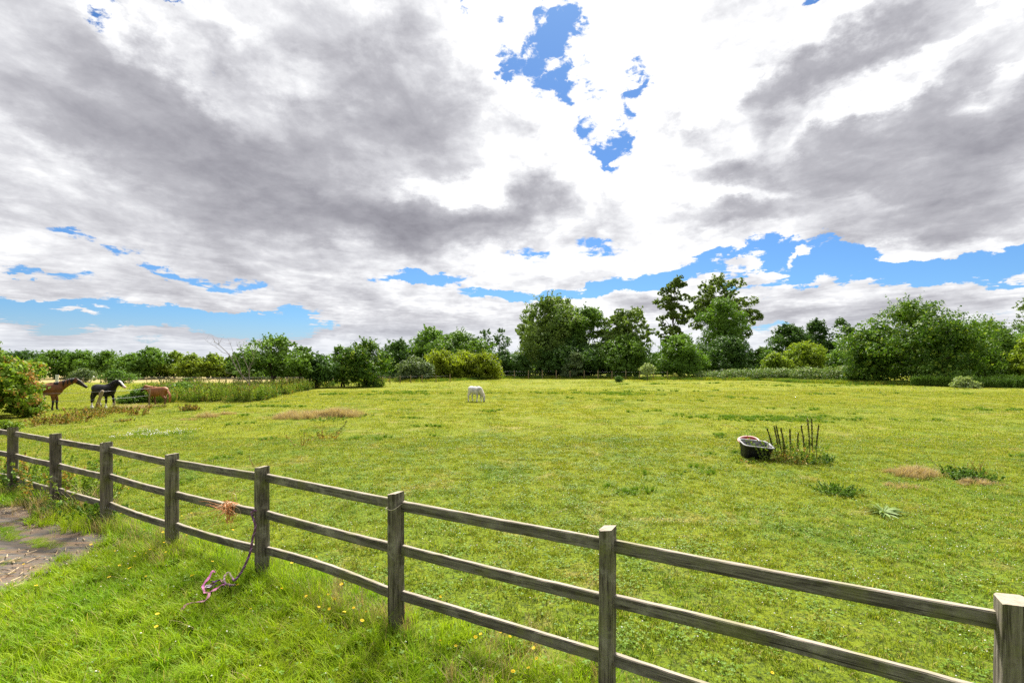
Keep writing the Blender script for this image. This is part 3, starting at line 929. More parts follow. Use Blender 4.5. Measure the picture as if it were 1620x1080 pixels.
def rope_path(pts, n):
    P = [Vector(p) for p in pts]
    P = [P[0] * 2 - P[1]] + P + [P[-1] * 2 - P[-2]]
    out = []
    segs = len(P) - 3
    for s in range(segs):
        for q in range(n):
            t = q / n
            a, b, c, d = P[s:s + 4]
            out.append(0.5 * ((2 * b) + (c - a) * t + (2 * a - 5 * b + 4 * c - d) * t * t + (3 * b - a - 3 * c + d) * t ** 3))
    out.append(P[-2])
    return out

def pix(px, py, Z):
    """the place at depth Z seen at photo pixel (used once, for measuring)"""
    return Vector(((px - CX) / F_PX * Z, Z, CAM_H - (py - HOR) / F_PX * Z))

def gpix(px, py, dz=0.0):
    """the ground place seen at a photo pixel"""
    Z = CAM_H * F_PX / (py - HOR)
    for _ in range(12):
        x = (px - CX) / F_PX * Z
        Z = (CAM_H - tz(x, Z)) * F_PX / (py - HOR)
    return Vector(((px - CX) / F_PX * Z, Z, tz((px - CX) / F_PX * Z, Z) + dz))

def build_rope():
    P4 = Vector((FP[5][0], FP[5][1], 0))
    purple = plain('purple_rope', (0.14, 0.065, 0.12), 0.8, var=0.3, scale=60)
    lilac = plain('lilac_rope_strand', (0.30, 0.16, 0.30), 0.8, var=0.3, scale=60)
    pink = plain('pink_webbing', (0.36, 0.09, 0.25), 0.65, var=0.25, scale=30)
    ppad = plain('dark_purple_padding', (0.06, 0.015, 0.08), 0.8, var=0.3, scale=30)
    metal = plain('buckle_metal', (0.5, 0.5, 0.5), 0.3, 0.6)
    root = empty('halter', gpix(345, 935), 'pink and purple horse halter with lead rope lying in grass beside the fence', 'halter')
    org = Vector(root.location)
    tie = P4 + Vector((-0.055, -0.03, 0.735))
    fp = [pix(404, 832, 4.93), pix(400, 850, 4.92), pix(396, 872, 4.90), pix(388, 893, 4.86), pix(378, 910, 4.82), pix(370, 917, 4.80)]
    g1 = [gpix(362, 921, .10), gpix(355, 928, .10), gpix(356, 938, .10), gpix(366, 940, .09), gpix(371, 936, .07)]
    path = rope_path([tie + Vector((0.09, 0.06, .02)), tie + Vector((.0, -.035, .03)), tie + Vector((-.02, -.03, -.01))] + fp + g1, 14)
    mb = MB()
    # laid rope: three strands twisting round the line
    for s in range(3):
        pts = []
        u = None
        for i, p in enumerate(path):
            d = (path[min(i + 1, len(path) - 1)] - path[max(i - 1, 0)]).normalized()
            u = d.cross(Vector((0, 1, 0))) if u is None else u - d * u.dot(d)
            u.normalize(); w = d.cross(u)
            a = i * 0.75 + s * 2.094
            pts.append(p + (u * math.cos(a) + w * math.sin(a)) * 0.0062)
        mb.tube(pts, 0.0072, 5, m=1 if s == 0 else 0)
    obj('lead_rope', mb.mesh('lead_rope', [purple, lilac], True), root, -org)
    def band(pts, w, mat, name, th=0.004, par=root, twist=0.4):
        path = rope_path(pts, 8)
        V = []; F_ = []
        for i, p in enumerate(path):
            d = (path[min(i + 1, len(path) - 1)] - path[max(i - 1, 0)]).normalized()
            up = Vector((math.sin(i * twist) * .7, math.cos(i * twist * .7) * .35, 1)).normalized()
            sd_ = d.cross(up).normalized() * w / 2
            un = sd_.cross(d).normalized() * th
            V += [p - sd_, p + sd_, p + sd_ + un, p - sd_ + un]
        for i in range(len(path) - 1):
            for j in range(4):
                F_.append([i * 4 + j, i * 4 + (j + 1) % 4, i * 4 + 4 + (j + 1) % 4, i * 4 + 4 + j])
        F_ += [[3, 2, 1, 0], [len(V) - 4, len(V) - 3, len(V) - 2, len(V) - 1]]
        return obj(name, MB().add([tuple(v) for v in V], F_).mesh(name, mat), par, -org if par is root else None)
    h = .105
    band([gpix(357, 938, .06), gpix(349, 934, h), gpix(338, 940, h + .01), gpix(328, 946, h), gpix(323, 952, h)], 0.022, pink, 'cheek_strap')
    band([gpix(362, 934, .05), gpix(352, 942, h), gpix(343, 948, h), gpix(334, 953, h), gpix(326, 955, h)], 0.022, pink, 'cheek_strap')
    band([gpix(324, 956, h), gpix(321, 948, h + .02), gpix(326, 941, h + .03), gpix(331, 934, h + .03), gpix(336, 923, h + .02), gpix(340, 921, h)], 0.024, pink, 'head_strap')
    nb = band([gpix(336, 940, h + .02), gpix(341, 943, h + .04), gpix(346, 940, h + .03)], 0.04, ppad, 'noseband')
    band([gpix(327, 946, h + .02), gpix(332, 951, h + .03), gpix(342, 944, h + .02)], 0.032, ppad, 'noseband')
    band([gpix(331, 955, h), gpix(329, 962, .10), gpix(322, 968, .10), gpix(308, 970, .10), gpix(295, 972, .09), gpix(284, 979, .06)], 0.024, plain('faded_pink_webbing', (0.26, 0.11, 0.17), 0.8, var=.3, scale=40), 'trailing_strap')
    mb = MB()
    c = gpix(329, 950, h + .035)
    ring = [c + Vector((math.cos(a) * .024, math.sin(a) * .024, .004 * math.sin(3 * a))) for a in np.linspace(0, 2 * math.pi, 14)]
    mb.tube(ring, .003, 5)
    obj('buckle', mb.mesh('buckle', metal, True), root, -org)
    mb = MB()
    c2 = gpix(356, 938, .065)
    mb.tube([c2 + Vector((math.cos(a) * .02, math.sin(a) * .014, .01 * math.sin(a))) for a in np.linspace(0, 2 * math.pi, 12)], .003, 5)
    obj('rope_clip', mb.mesh('rope_clip', metal, True), root, -org)
build_rope()

def build_twine():
    rng = random.Random(8)
    orange = plain('orange_twine', (0.60, 0.24, 0.09), 0.7, var=0.3, scale=50)
    pale = plain('faded_twine', (0.72, 0.55, 0.36), 0.7, var=0.25, scale=50)
    # middle rail between posts 3 and 4
    c = pix(358, 801, 5.28)
    root = empty('baler_twine', c, 'tangled bundle of orange baler twine knotted around the middle rail', 'twine')
    d = Vector((FP[5][0] - FP[4][0], FP[5][1] - FP[4][1], 0)).normalized()
    nrm = Vector((-d.y, d.x, 0))
    if nrm.y < 0: nrm = -nrm
    mb = MB()
    railc = Vector((0, 0, 0))
    t = (c.x - FP[4][0]) / (FP[5][0] - FP[4][0])
    rc = Vector((FP[4][0] * (1 - t) + FP[5][0] * t, FP[4][1] * (1 - t) + FP[5][1] * t, 0.687)) + nrm * .03
    rel = rc - c
    for i in range(34):                    # turns around the rail
        u0 = rng.gauss(0, .045)
        pts = []
        for a in np.linspace(0, 2 * math.pi * rng.uniform(1.0, 1.6), 16):
            rr = 0.034 + rng.uniform(0, .022)
            pts.append(rel + d * (u0 + a * rng.uniform(-.004, .01)) + nrm * math.cos(a) * (rr) + Vector((0, 0, math.sin(a) * (rr + .02))))
        mb.tube(rope_path(pts, 2), 0.0021, 4, m=rng.choice([0, 1]))
    for i in range(46):                    # loose loops and frayed ends
        s = rel + d * rng.gauss(0, .04) - nrm * .045 + Vector((0, 0, rng.uniform(-.04, .05)))
        pts = [s]
        v = Vector((rng.uniform(-1, 1), rng.uniform(-.8, -.1), rng.uniform(-.6, .9))) * .04
        for q in range(5):
            v = v * .8 + Vector((rng.uniform(-1, 1), rng.uniform(-.5, .5), rng.uniform(-1, .7))) * .032
            pts.append(pts[-1] + v)
        mb.tube(rope_path(pts, 4), 0.0019, 4, m=rng.choice([0, 0, 1]))
    for i in range(12):                    # the tail hanging below
        pts = [rel + d * (0.045 + rng.gauss(0, .02)) - nrm * .05 + Vector((0, 0, -.03))]
        for q in range(4): pts.append(pts[-1] + Vector((rng.uniform(-.02, .028), rng.uniform(-.01, .01), -.028)))
        mb.tube(rope_path(pts, 4), 0.0021, 4, m=0)
    # the one big loop standing up on the right
    lp = [rel + d * .075 - nrm * .03 + Vector((0, 0, .05))]
    cc = lp[0] + d * .035 + Vector((0, 0, .075))
    for a in np.linspace(-2.3, 3.3, 14): lp.append(cc + d * math.cos(a) * .045 + Vector((0, 0, math.sin(a) * .058)))
    mb.tube(rope_path(lp, 4), 0.0026, 5, m=1)
    obj('tangle', mb.mesh('tangle', [orange, pale]), root)
    # thin pale string round the post by the middle of the picture
    p5 = Vector((FP[6][0], FP[6][1], 0))
    dd = Vector((FP[7][0] - FP[5][0], FP[7][1] - FP[5][1], 0)).normalized(); nn = Vector((-dd.y, dd.x, 0))
    r2 = []
    for u, v, z in [(-.05, -.069, 1.075), (0, -.071, 1.067), (.05, -.069, 1.085), (.052, 0, 1.105), (.05, .069, 1.112), (0, .071, 1.11), (-.05, .069, 1.10), (-.052, 0, 1.09), (-.05, -.069, 1.075), (-.046, -.072, 1.04)]:
        r2.append(p5 + dd * u + nn * v + Vector((0, 0, z)))
    me = MB().tube(rope_path(r2, 4), 0.0028, 5).mesh('string_loop', plain('pale_string', (0.55, 0.48, 0.38), 0.8))
    o = obj('string_loop', me, None)
    tag(o, 'thin pale string looped around the top of the fifth fence post', 'string')
build_twine()

# ================================================================== water tubs
def rounded_rect(a, b, r, n=6):
    pts = []
    for cx, cy, a0 in ((a - r, b - r, 0), (-a + r, b - r, 90), (-a + r, -b + r, 180), (a - r, -b + r, 270)):
        for i in range(n):
            t = R(a0 + 90 * i / (n - 1))
            pts.append((cx + r * math.cos(t), cy + r * math.sin(t)))
    return pts

def loft(rings, closed_bottom=True):
    k = len(rings[0]); V = [p for r in rings for p in r]
    F_ = [[i * k + j, i * k + (j + 1) % k, (i + 1) * k + (j + 1) % k, (i + 1) * k + j] for i in range(len(rings) - 1) for j in range(k)]
    return V, F_

def build_tubs():
    black = plain('black_rubber', (0.012, 0.012, 0.014), 0.55, 0.3, var=0.4, scale=4)
    dusty = plain('dusty_grey_rim', (0.19, 0.19, 0.20), 0.6, 0.3, var=0.45, scale=7)
    silt = plain('silty_tub_lining', (0.19, 0.19, 0.195), 0.5, 0.4, var=0.7, scale=6)
    Z = 11.6
    base = at(1193, Z)
    root = empty('water_tub', base, 'black rectangular plastic water tub with grey rim beside the tall weeds', 'tub', rz=R(-14))
    H = 0.40
    def ring(a, b, r, z): return [(x, y, z) for x, y in rounded_rect(a, b, r)]
    V, F_ = loft([ring(.30, .25, .10, 0), ring(.315, .27, .11, .02), ring(.335, .30, .12, H * .5), ring(.345, .31, .12, H * .55), ring(.365, .335, .13, H - .012)])
    k = len(rounded_rect(1, 1, .1)); F_.append(list(range(k))[::-1])
    mb = MB().add(V, F_)
    for s in range(9):  # moulded ribs
        x = -.26 + s * .065
        mb.box((x, -.302, .2), (.012, .03, .28), M=None)
    obj('tub_body', mb.mesh('tub_body', black, True), root)
    V, F_ = loft([ring(.35, .32, .12, H - .012), ring(.05, .04, .03, .075)][::-1])
    V, F_ = loft([ring(.355, .325, .125, H - .005), ring(.33, .30, .12, H * .55), ring(.30, .27, .11, .08)])
    F_ = [f[::-1] for f in F_] + [[2 * k + j for j in range(k)]]
    obj('tub_lining', MB().add(V, F_).mesh('tub_lining', silt, True), root)
    V, F_ = loft([ring(.367, .337, .13, H - .018), ring(.405, .375, .15, H - .016), ring(.412, .382, .15, H), ring(.404, .374, .15, H + .012), ring(.37, .34, .135, H + .014), ring(.352, .322, .125, H)])
    obj('rim', MB().add(V, F_).mesh('rim', dusty, True), root)
    root.rotation_euler = (R(7), R(5), R(-10)); root.scale = (.86, .86, .92)
    root.location = (base.x, base.y, base.z - .02)
    # round red tub lying just behind it
    red = plain('faded_red_plastic', (0.33, 0.035, 0.03), 0.5, 0.4, var=0.3, scale=5)
    pinkish = plain('bleached_red_rim', (0.62, 0.32, 0.29), 0.5, 0.4, var=0.2, scale=6)
    b2 = at(1183, 12.45)
    r2 = empty('red_trug', b2, 'round red plastic tub with bleached rim half hidden behind the black tub', 'tub')
    def circ(r, z, n=28): return [(r * math.cos(2 * math.pi * i / n), r * math.sin(2 * math.pi * i / n), z) for i in range(n)]
    V, F_ = loft([circ(.20, 0), circ(.25, .15), circ(.29, .30), circ(.275, .30), circ(.235, .15), circ(.19, .02)])
    F_.append(list(range(28))[::-1]); F_.append([5 * 28 + j for j in range(28)])
    obj('tub_body', MB().add(V, F_).mesh('tub_body', red, True), r2)
    V, F_ = loft([circ(.288, .285), circ(.315, .285), circ(.322, .30), circ(.31, .315), circ(.28, .312), circ(.272, .298)])
    obj('rim', MB().add(V, F_).mesh('rim', pinkish, True), r2)
    r2.rotation_euler = (R(14), R(-8), 0)
    r2.location.z -= 0.02; r2.scale = (.8, .8, .95); r2.location.x += .02; r2.location.z += .035
build_tubs()

# ================================================================== trees and shrubs
def leaves_np(C, Nrm, size, rng, aspect=0.6, jitter=0.9, fold=0.0):
    """one small rhombic leaf spray per centre; Nrm is the outward direction"""
    n = len(C)
    nr = Nrm + rng.normal(0, jitter, (n, 3))
    nr /= np.linalg.norm(nr, axis=1)[:, None] + 1e-9
    t = rng.normal(0, 1, (n, 3)); t -= nr * np.sum(t * nr, 1)[:, None]; t /= np.linalg.norm(t, axis=1)[:, None] + 1e-9
    b = np.cross(nr, t)
    s = (size * rng.uniform(0.6, 1.3, n))[:, None]
    a = s * aspect * rng.uniform(.7, 1.3, n)[:, None]
    V = np.stack([C - t * s, C - b * a + nr * s * .15, C + t * s, C + b * a + nr * s * .15], 1)
    return V.reshape(-1, 3)

def crown_pts(rng, H, W, base, kind, n, lobes=None, D=None):
    """leaf centres and outward directions for a crown H tall (from base) and W wide"""
    D = D or W
    Hc = H - base
    if kind == 'poplar': nl, lr = 46, 0.22
    elif kind == 'sparse': nl, lr = 62, 0.13
    elif kind == 'bush': nl, lr = 46, 0.22
    elif kind == 'dome': nl, lr = 64, 0.18
    else: nl, lr = 48, 0.22
    nl = lobes or nl
    def prof(t):
        if kind == 'bush': return (1 - t ** 3.0) ** .5
        if kind == 'dome': return (1 - t ** 2.2) ** .55
        if kind == 'poplar': return float(np.interp(t, [0, .15, .4, .7, .9, 1], [.75, .9, 1, .8, .5, .25]))
        if kind == 'sparse': return float(np.interp(t, [0, .3, .6, .85, 1], [.35, .8, 1, .75, .4]))
        return float(np.interp(t, [0, .2, .45, .75, .92, 1], [.6, .92, 1, .78, .45, .2]))
    L = []
    for i in range(nl):
        t = rng.uniform(0, 1) ** .85; R_ = prof(t)
        if i < 5: t = rng.uniform(.9, 1); R_ = prof(t)
        elif rng.random() > R_ + .25: t = rng.uniform(0, .7); R_ = prof(t)
        a_ = rng.uniform(0, 2 * np.pi); q = rng.uniform(.05, 1) ** .5 if kind != 'sparse' else rng.uniform(.0, 1) ** .7
        lr_ = lr * rng.uniform(.6, 1.25) * (0.7 if t > .75 else 1)
        L.append((math.cos(a_) * q * R_ * (W / 2) * (1 - lr_ * .9), math.sin(a_) * q * R_ * (D / 2) * (1 - lr_ * .9), base + Hc * t - lr_ * W * .72 * t * t + lr_ * W * .1 * (1 - t), lr_ * W))
    L = np.array(L)
    w = L[:, 3] ** 2; w /= w.sum()
    li = rng.choice(len(L), n, p=w)
    # sub clumps on each lobe
    ns = 15
    sub = rng.normal(0, 1, (len(L), ns, 3)); sub /= np.linalg.norm(sub, axis=2)[..., None]
    sub[..., 2] = np.where(sub[..., 2] < -.2, sub[..., 2] * .4, sub[..., 2])
    si = rng.integers(0, ns, n)
    d = sub[li, si] + rng.normal(0, .15, (n, 3))
    dn = d / (np.linalg.norm(d, axis=1)[:, None] + 1e-9)
    r = L[li, 3] * rng.uniform(.5, 1.1, n) ** .5
    P = L[li, :3] + dn * r[:, None] * np.array([1, 1, .78])
    P[:, :2] *= 1.10; L[:, :2] *= 1.10
    P[:, 2] = np.maximum(P[:, 2], 0.03 + rng.uniform(0, .25, n) * base)
    nr = dn * .9 + np.array([0, 0, .55])
    return P, nr, L

def make_tree(name, label, cat, pos, H, W, mat, bark, kind='round', base=0.3, n=5000, leaf=0.16, trunk=None, seed=1, group=None, D=None, lean=0.0, spikes=0, bare=0, stems=1):
    """an Empty with trunk (tapered, with limbs into the lobes) and crown"""
    leaf *= 0.92 if kind == 'sparse' else 0.78; n = int(n * (1.7 if kind == 'sparse' else 1.45))
    rng = np.random.default_rng(seed); rr = random.Random(seed)
    root = empty(name, pos, label, cat, group)
    P, nr, L = crown_pts(rng, H, W, base, kind, n, D=D)
    if spikes:      # ragged shoots standing out of the top
        for s in range(spikes):
            l = L[rng.choice(len(L), p=L[:, 2] ** 3 / (L[:, 2] ** 3).sum())]
            d = np.array([rng.normal(0, .6), rng.normal(0, .4), rng.uniform(.35, 1)]); d /= np.linalg.norm(d)
            ln = W * rng.uniform(.02, .08) + l[3]
            k = 16; t = rng.uniform(.2, 1, k)
            P = np.concatenate([P, l[:3] + d * (t * ln)[:, None] + rng.normal(0, leaf * .35, (k, 3))]); nr = np.concatenate([nr, np.tile(d, (k, 1))])
    if lean:
        P[:, 0] += lean * P[:, 2]; L[:, 0] += lean * L[:, 2]
    V = leaves_np(P, nr, leaf, rng)
    if kind != 'sparse':        # the shaded inner leaves that close the crown
        k = n // 4; li = rng.choice(len(L), k, p=L[:, 3] ** 2 / (L[:, 3] ** 2).sum())
        u = rng.normal(0, 1, (k, 3)); u /= np.linalg.norm(u, axis=1)[:, None]
        Pi = L[li, :3] + u * (L[li, 3] * rng.uniform(0, .72, k))[:, None]; Pi[:, 2] = np.maximum(Pi[:, 2], .05)
        V = np.concatenate([V, leaves_np(Pi, u, leaf * 1.9, rng)])
    me = mesh_np('crown', V, np.arange(len(V)).reshape(-1, 4), mat)
    obj('crown', me, root)
    mb = MB()
    r0 = trunk or max(0.04, W * 0.028)
    for st in range(stems):
        o0 = Vector((rr.uniform(-.1, .1) * W * (stems > 1), rr.uniform(-.05, .05) * W, 0))
        top = Vector((lean * H * .8 + rr.uniform(-.05, .05) * W, 0, base + (H - base) * (.8 if kind in ('poplar', 'sparse') else .55)))
        if stems > 1: top += Vector((rr.uniform(-.3, .3) * W, rr.uniform(-.2, .2) * W, 0))
        pts = [o0 + (top - o0) * t + Vector((rr.uniform(-.02, .02) * W, rr.uniform(-.02, .02) * W, 0)) * (t > 0) for t in (0, .12, .3, .5, .7, .85, 1)]
        pts[0].z = -.15
        mb.tube(pts, [r0 * q for q in (1.45, 1.05, .85, .65, .45, .3, .12)], 8)
        idx = list(range(len(L))); rr.shuffle(idx)
        for i in idx[:(22 if kind in ('sparse', 'poplar') else 13) // stems + 2]:
            e = Vector(L[i, :3]); t = max(.12, min(.95, (e.z - W * .12) / max(top.z, .1) * .8))
            s = pts[0].lerp(top, t)
            # start on the trunk polyline
            f = t * 6; k = min(int(f), 5)
            ks = (0, .12, .3, .5, .7, .85, 1); 
            for q in range(6):
                if ks[q] <= t <= ks[q + 1]: s = pts[q].lerp(pts[q + 1], (t - ks[q]) / (ks[q + 1] - ks[q]))
            mid = s.lerp(e, .5) + Vector((rr.uniform(-.05, .05), rr.uniform(-.05, .05), .06)) * W
            rb = r0 * (1 - t) * .5 + r0 * .1
            mb.tube([s, mid, e], [rb, rb * .6, rb * .18], 5)
    obj('trunk', mb.mesh('trunk', bark, True), root)
    return root

bark = plain('grey_brown_bark', (0.10, 0.08, 0.062), 0.95, 0.1, var=0.4, scale=6)
bark_pale = plain('pale_bark', (0.20, 0.175, 0.145), 0.95, 0.1, var=0.3, scale=6)
LM = {
    'wood': leaf_mat('oak_leaf', (0.069, 0.151, 0.026), (0.166, 0.282, 0.036), 0.3),
    'lime': leaf_mat('lime_leaf', (0.109, 0.192, 0.023), (0.282, 0.346, 0.038), 0.4),
    'mid': leaf_mat('mid_green_leaf', (0.066, 0.138, 0.026), (0.166, 0.275, 0.043), 0.3),
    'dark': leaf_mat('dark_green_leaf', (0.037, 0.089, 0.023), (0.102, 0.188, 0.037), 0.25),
    'poplar': leaf_mat('poplar_leaf', (0.079, 0.145, 0.032), (0.217, 0.296, 0.066), 0.3),
    'olive': leaf_mat('olive_poplar_leaf', (0.065, 0.115, 0.022), (0.18, 0.245, 0.05), 0.35),
    'willow': leaf_mat('yellow_willow_leaf', (0.11, 0.17, 0.018), (0.30, 0.35, 0.03), 0.4),
    'grey': leaf_mat('grey_green_leaf', (0.090, 0.141, 0.064), (0.198, 0.256, 0.115), 0.25),
    'bramble': leaf_mat('bramble_leaf', (0.070, 0.134, 0.028), (0.192, 0.275, 0.077), 0.25, accent=(0.384, 0.384, 0.230), acc_amt=0.03, patch=1.2),
    'hawthorn': leaf_mat('hawthorn_leaf', (0.038, 0.092, 0.014), (0.125, 0.225, 0.026), 0.3, accent=(0.26, 0.34, 0.04), acc_amt=0.03, patch=0.5),
    'elder': leaf_mat('elder_leaf', (0.077, 0.154, 0.020), (0.218, 0.320, 0.032), 0.35, accent=(0.44, 0.235, 0.085), acc_amt=0.07, patch=0.5),
    'nettle': leaf_mat('nettle_leaf', (0.055, 0.125, 0.018), (0.14, 0.235, 0.028), 0.3),
    'weed': leaf_mat('weed_leaf', (0.09, 0.17, 0.018), (0.24, 0.32, 0.035), 0.35, accent=(0.40, 0.25, 0.07), acc_amt=0.05, patch=0.8),
    'rust': leaf_mat('rusty_dock_leaf', (0.24, 0.12, 0.035), (0.46, 0.28, 0.08), 0.3, accent=(0.22, 0.26, 0.04), acc_amt=0.13, patch=2.5),
    'dockseed': leaf_mat('dock_seed', (0.085, 0.10, 0.03), (0.24, 0.235, 0.08), 0.25),
    'silver': leaf_mat('thistle_leaf', (0.08, 0.15, 0.025), (0.21, 0.29, 0.08), 0.2),
    'pale': leaf_mat('pale_sapling_leaf', (0.17, 0.24, 0.09), (0.36, 0.42, 0.20), 0.35),
}

def T(name, label, cat, px, py_top, Z, wpx, mat, kind='round', base=0.3, n=4000, leaf=0.16, seed=1, group=None, **kw):
    p = at(px, Z)
    H = hgt(py_top, Z) - p.z
    W = wpx * Z / F_PX
    return make_tree(name, label, cat, p, H, W, LM[mat], kw.pop('bark', bark), kind, base, n, leaf, seed=seed, group=group, **kw)

def build_trees():
    # ---- the long wood beyond the left meadow, about 125 m away
    G = 'trees of the long wood beyond the left meadow'
    wl = [(-60, 552, 64, 'wood', 'round', 'tree of the far left wood hidden behind the rusty elder'),
          (-10, 550, 62, 'wood', 'round', 'tree of the far wood peeping over the rusty elder'),
          (40, 553, 56, 'dark', 'round', 'dark tree of the far wood just right of the rusty elder top'),
          (88, 552, 52, 'wood', 'round', 'far wood tree rising directly above the bay horse back'),
          (130, 553, 50, 'wood', 'round', 'far wood tree above the gap between the bay and black horses'),
          (172, 554, 48, 'mid', 'round', 'mid green far wood tree above the black horse'),
          (210, 557, 44, 'wood', 'round', 'far wood tree between the black horse and the chestnut pony'),
          (240, 549, 46, 'wood', 'round', 'tallest tree of the far wood, above the chestnut pony'),
          (275, 556, 44, 'lime', 'dome', 'yellow green far wood tree just right above the chestnut pony'),
          (305, 560, 42, 'lime', 'dome', 'yellow green far wood tree straight above the planted trough'),
          (338, 559, 42, 'lime', 'dome', 'lime green domed tree of the far wood left of the dead tree'),
          (372, 563, 44, 'mid', 'dome', 'low domed tree of the far wood behind the dead tree'),
          (410, 570, 50, 'mid', 'dome', 'low far wood tree seen behind the forked hedgerow tree'),
          (455, 572, 50, 'wood', 'dome', 'low far wood tree seen under the forked hedgerow tree crown'),
          (505, 572, 54, 'mid', 'dome', 'low far wood tree seen between the hedgerow bushes'),
          (560, 571, 60, 'wood', 'dome', 'low far wood tree behind the largest hedgerow bush'),
          (612, 570, 50, 'wood', 'dome', 'low far wood tree right of the largest hedgerow bush')]
    for i, (px, top, w, m, k, lab) in enumerate(wl):
        T('woodland_tree', lab, 'tree', px, top, 126 + (i % 3) * 2.5, w * 1.22, m, k, .3, 3600, .30, 100 + i, G, spikes=10)
    T('round_bush', 'round green bush standing in the meadow behind the black horse head', 'bush', 190, 583, 100, 44, 'mid', 'bush', .1, 1500, .22, 131, spikes=3)
    T('round_bush', 'rounded grey green bush in the meadow behind the bay horse head', 'bush', 131, 582, 104, 34, 'grey', 'bush', .1, 1300, .22, 132, spikes=3)
    # ---- hedgerow between the fields, mid left
    T('hedgerow_tree', 'open crowned hedgerow tree with forked dark trunk right of the dead tree', 'tree', 430, 533, 39, 100, 'mid', 'sparse', 1.2, 6200, .105, 140, spikes=40, stems=2, trunk=.10)
    T('hedgerow_tree', 'thin topped small tree between the forked tree and the dark low bush', 'tree', 474, 548, 41, 54, 'mid', 'sparse', 1.1, 2600, .105, 141, spikes=18, trunk=.07)
    T('hedgerow_bush', 'dark low bush with knotty stems in the middle of the hedgerow', 'bush', 500, 560, 43, 62, 'dark', 'round', .7, 4200, .11, 142, spikes=14, stems=3, trunk=.09)
    T('hedgerow_bush', 'twiggy topped bush against the left of the largest hedgerow bush', 'bush', 541, 547, 46, 46, 'mid', 'round', .5, 3000, .11, 143, spikes=26, stems=2, trunk=.08)
    T('hedgerow_bush', 'largest dense round bush of the hedgerow, lit on its right side', 'bush', 576, 537, 46, 82, 'hawthorn', 'round', .25, 8000, .12, 144, spikes=20, stems=2)
    # ---- behind: the trees left of the centre
    T('broadleaf_tree', 'dark tree at the left end of the middle group, behind the yellow bushes', 'tree', 630, 536, 88, 62, 'dark', 'round', .4, 4200, .24, 150, spikes=10)
    T('broadleaf_tree', 'tall rounded green tree left of the broad dark dome', 'tree', 683, 516, 92, 84, 'wood', 'dome', .4, 6500, .25, 151, spikes=12)
    T('broadleaf_tree', 'broad dark domed oak behind the yellow green willows', 'tree', 726, 523, 88, 108, 'mid', 'dome', .4, 8500, .24, 152, spikes=14)
    T('thin_tree', 'thin leafed tree right of the broad domed oak', 'tree', 768, 522, 96, 30, 'dark', 'sparse', 3, 420, .22, 153, spikes=12, trunk=.12)
    T('thin_tree', 'tall thin see-through tree against the cloud left of the big poplars', 'tree', 791, 521, 96, 34, 'dark', 'sparse', 3, 480, .22, 154, spikes=14, trunk=.12)
    T('grey_bush', 'grey green rounded bush at the left end of the yellow willows', 'bush', 655, 563, 60, 52, 'grey', 'bush', .15, 3600, .14, 155, spikes=12)
    G = 'yellow green willow bushes'
    T('willow_bush', 'left of the three yellow green willow bushes', 'bush', 700, 553, 64, 66, 'willow', 'bush', .3, 4200, .15, 156, G, spikes=10)
    T('willow_bush', 'middle of the three yellow green willow bushes', 'bush', 737, 553, 67, 66, 'willow', 'bush', .3, 4200, .15, 157, G, spikes=10)
    T('willow_bush', 'right of the three yellow green willow bushes', 'bush', 768, 556, 65, 50, 'willow', 'bush', .3, 3600, .15, 158, G, spikes=10)
    T('dark_bush', 'dark bush filling the gap between the yellow willows and big poplars', 'bush', 797, 554, 72, 48, 'dark', 'bush', .2, 4200, .17, 159, spikes=6)
    T('dark_bush', 'low dark bush under the left side of the big poplars', 'bush', 822, 562, 70, 36, 'dark', 'bush', .2, 3000, .17, 160)
    # ---- centre: big poplars
    T('poplar_tree', 'big full poplar, left and tallest of the central clump', 'tree', 872, 466, 76, 122, 'poplar', 'round', .5, 17000, .22, 161, spikes=24, trunk=.35)
    T('poplar_tree', 'poplar leaning out on the left edge of the central clump', 'tree', 836, 500, 80, 42, 'poplar', 'sparse', 1.5, 2600, .22, 162, spikes=16, trunk=.22)
    T('poplar_tree', 'broad poplar in the middle of the central clump', 'tree', 930, 484, 74, 86, 'mid', 'round', .6, 11000, .21, 163, spikes=20, trunk=.3)
    T('poplar_tree', 'open topped poplar at the right of the central clump', 'tree', 988, 487, 73, 92, 'poplar', 'sparse', 2.0, 8500, .20, 164, spikes=26, trunk=.25)
    T('broadleaf_tree', 'dense dark skirted tree below the open topped poplar', 'tree', 985, 528, 70, 96, 'mid', 'dome', .3, 9000, .19, 165, spikes=12)
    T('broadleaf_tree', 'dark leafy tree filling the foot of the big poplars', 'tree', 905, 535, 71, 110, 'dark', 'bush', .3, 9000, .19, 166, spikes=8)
    T('grey_bush', 'small grey green bush standing before the big poplars', 'bush', 908, 556, 66, 32, 'grey', 'bush', .1, 2200, .14, 167, spikes=4)
    T('sapling', 'pale small sapling at the field edge left of the round hedge bush', 'tree', 1024, 574, 62, 24, 'pale', 'round', .6, 420, .13, 168, spikes=5, trunk=.04)
    T('small_bush', 'tiny dark bush alone on the grass near the far field edge', 'bush', 979, 594, 55, 14, 'dark', 'bush', .02, 420, .09, 169)
    # ---- right: tall thin poplars
    T('tall_poplar', 'tall leaning open poplar, left of the pair against the sky', 'tree', 1062, 437, 88, 58, 'olive', 'sparse', 5.0, 7600, .21, 170, spikes=30, trunk=.2, lean=.03)
    T('tall_poplar', 'tall broad open poplar, right of the pair against the sky', 'tree', 1143, 437, 90, 104, 'olive', 'sparse', 3.0, 15500, .21, 171, spikes=44, trunk=.28)
    T('tall_poplar', 'lighter green bushy poplar standing before the tall right poplar', 'tree', 1143, 470, 80, 84, 'wood', 'round', 1, 8500, .19, 172, spikes=18, trunk=.22)
    T('hedge_bush', 'rounded mid green hedge bush left below the leaning poplar', 'bush', 1076, 528, 68, 76, 'wood', 'bush', .2, 7500, .17, 173, spikes=16)
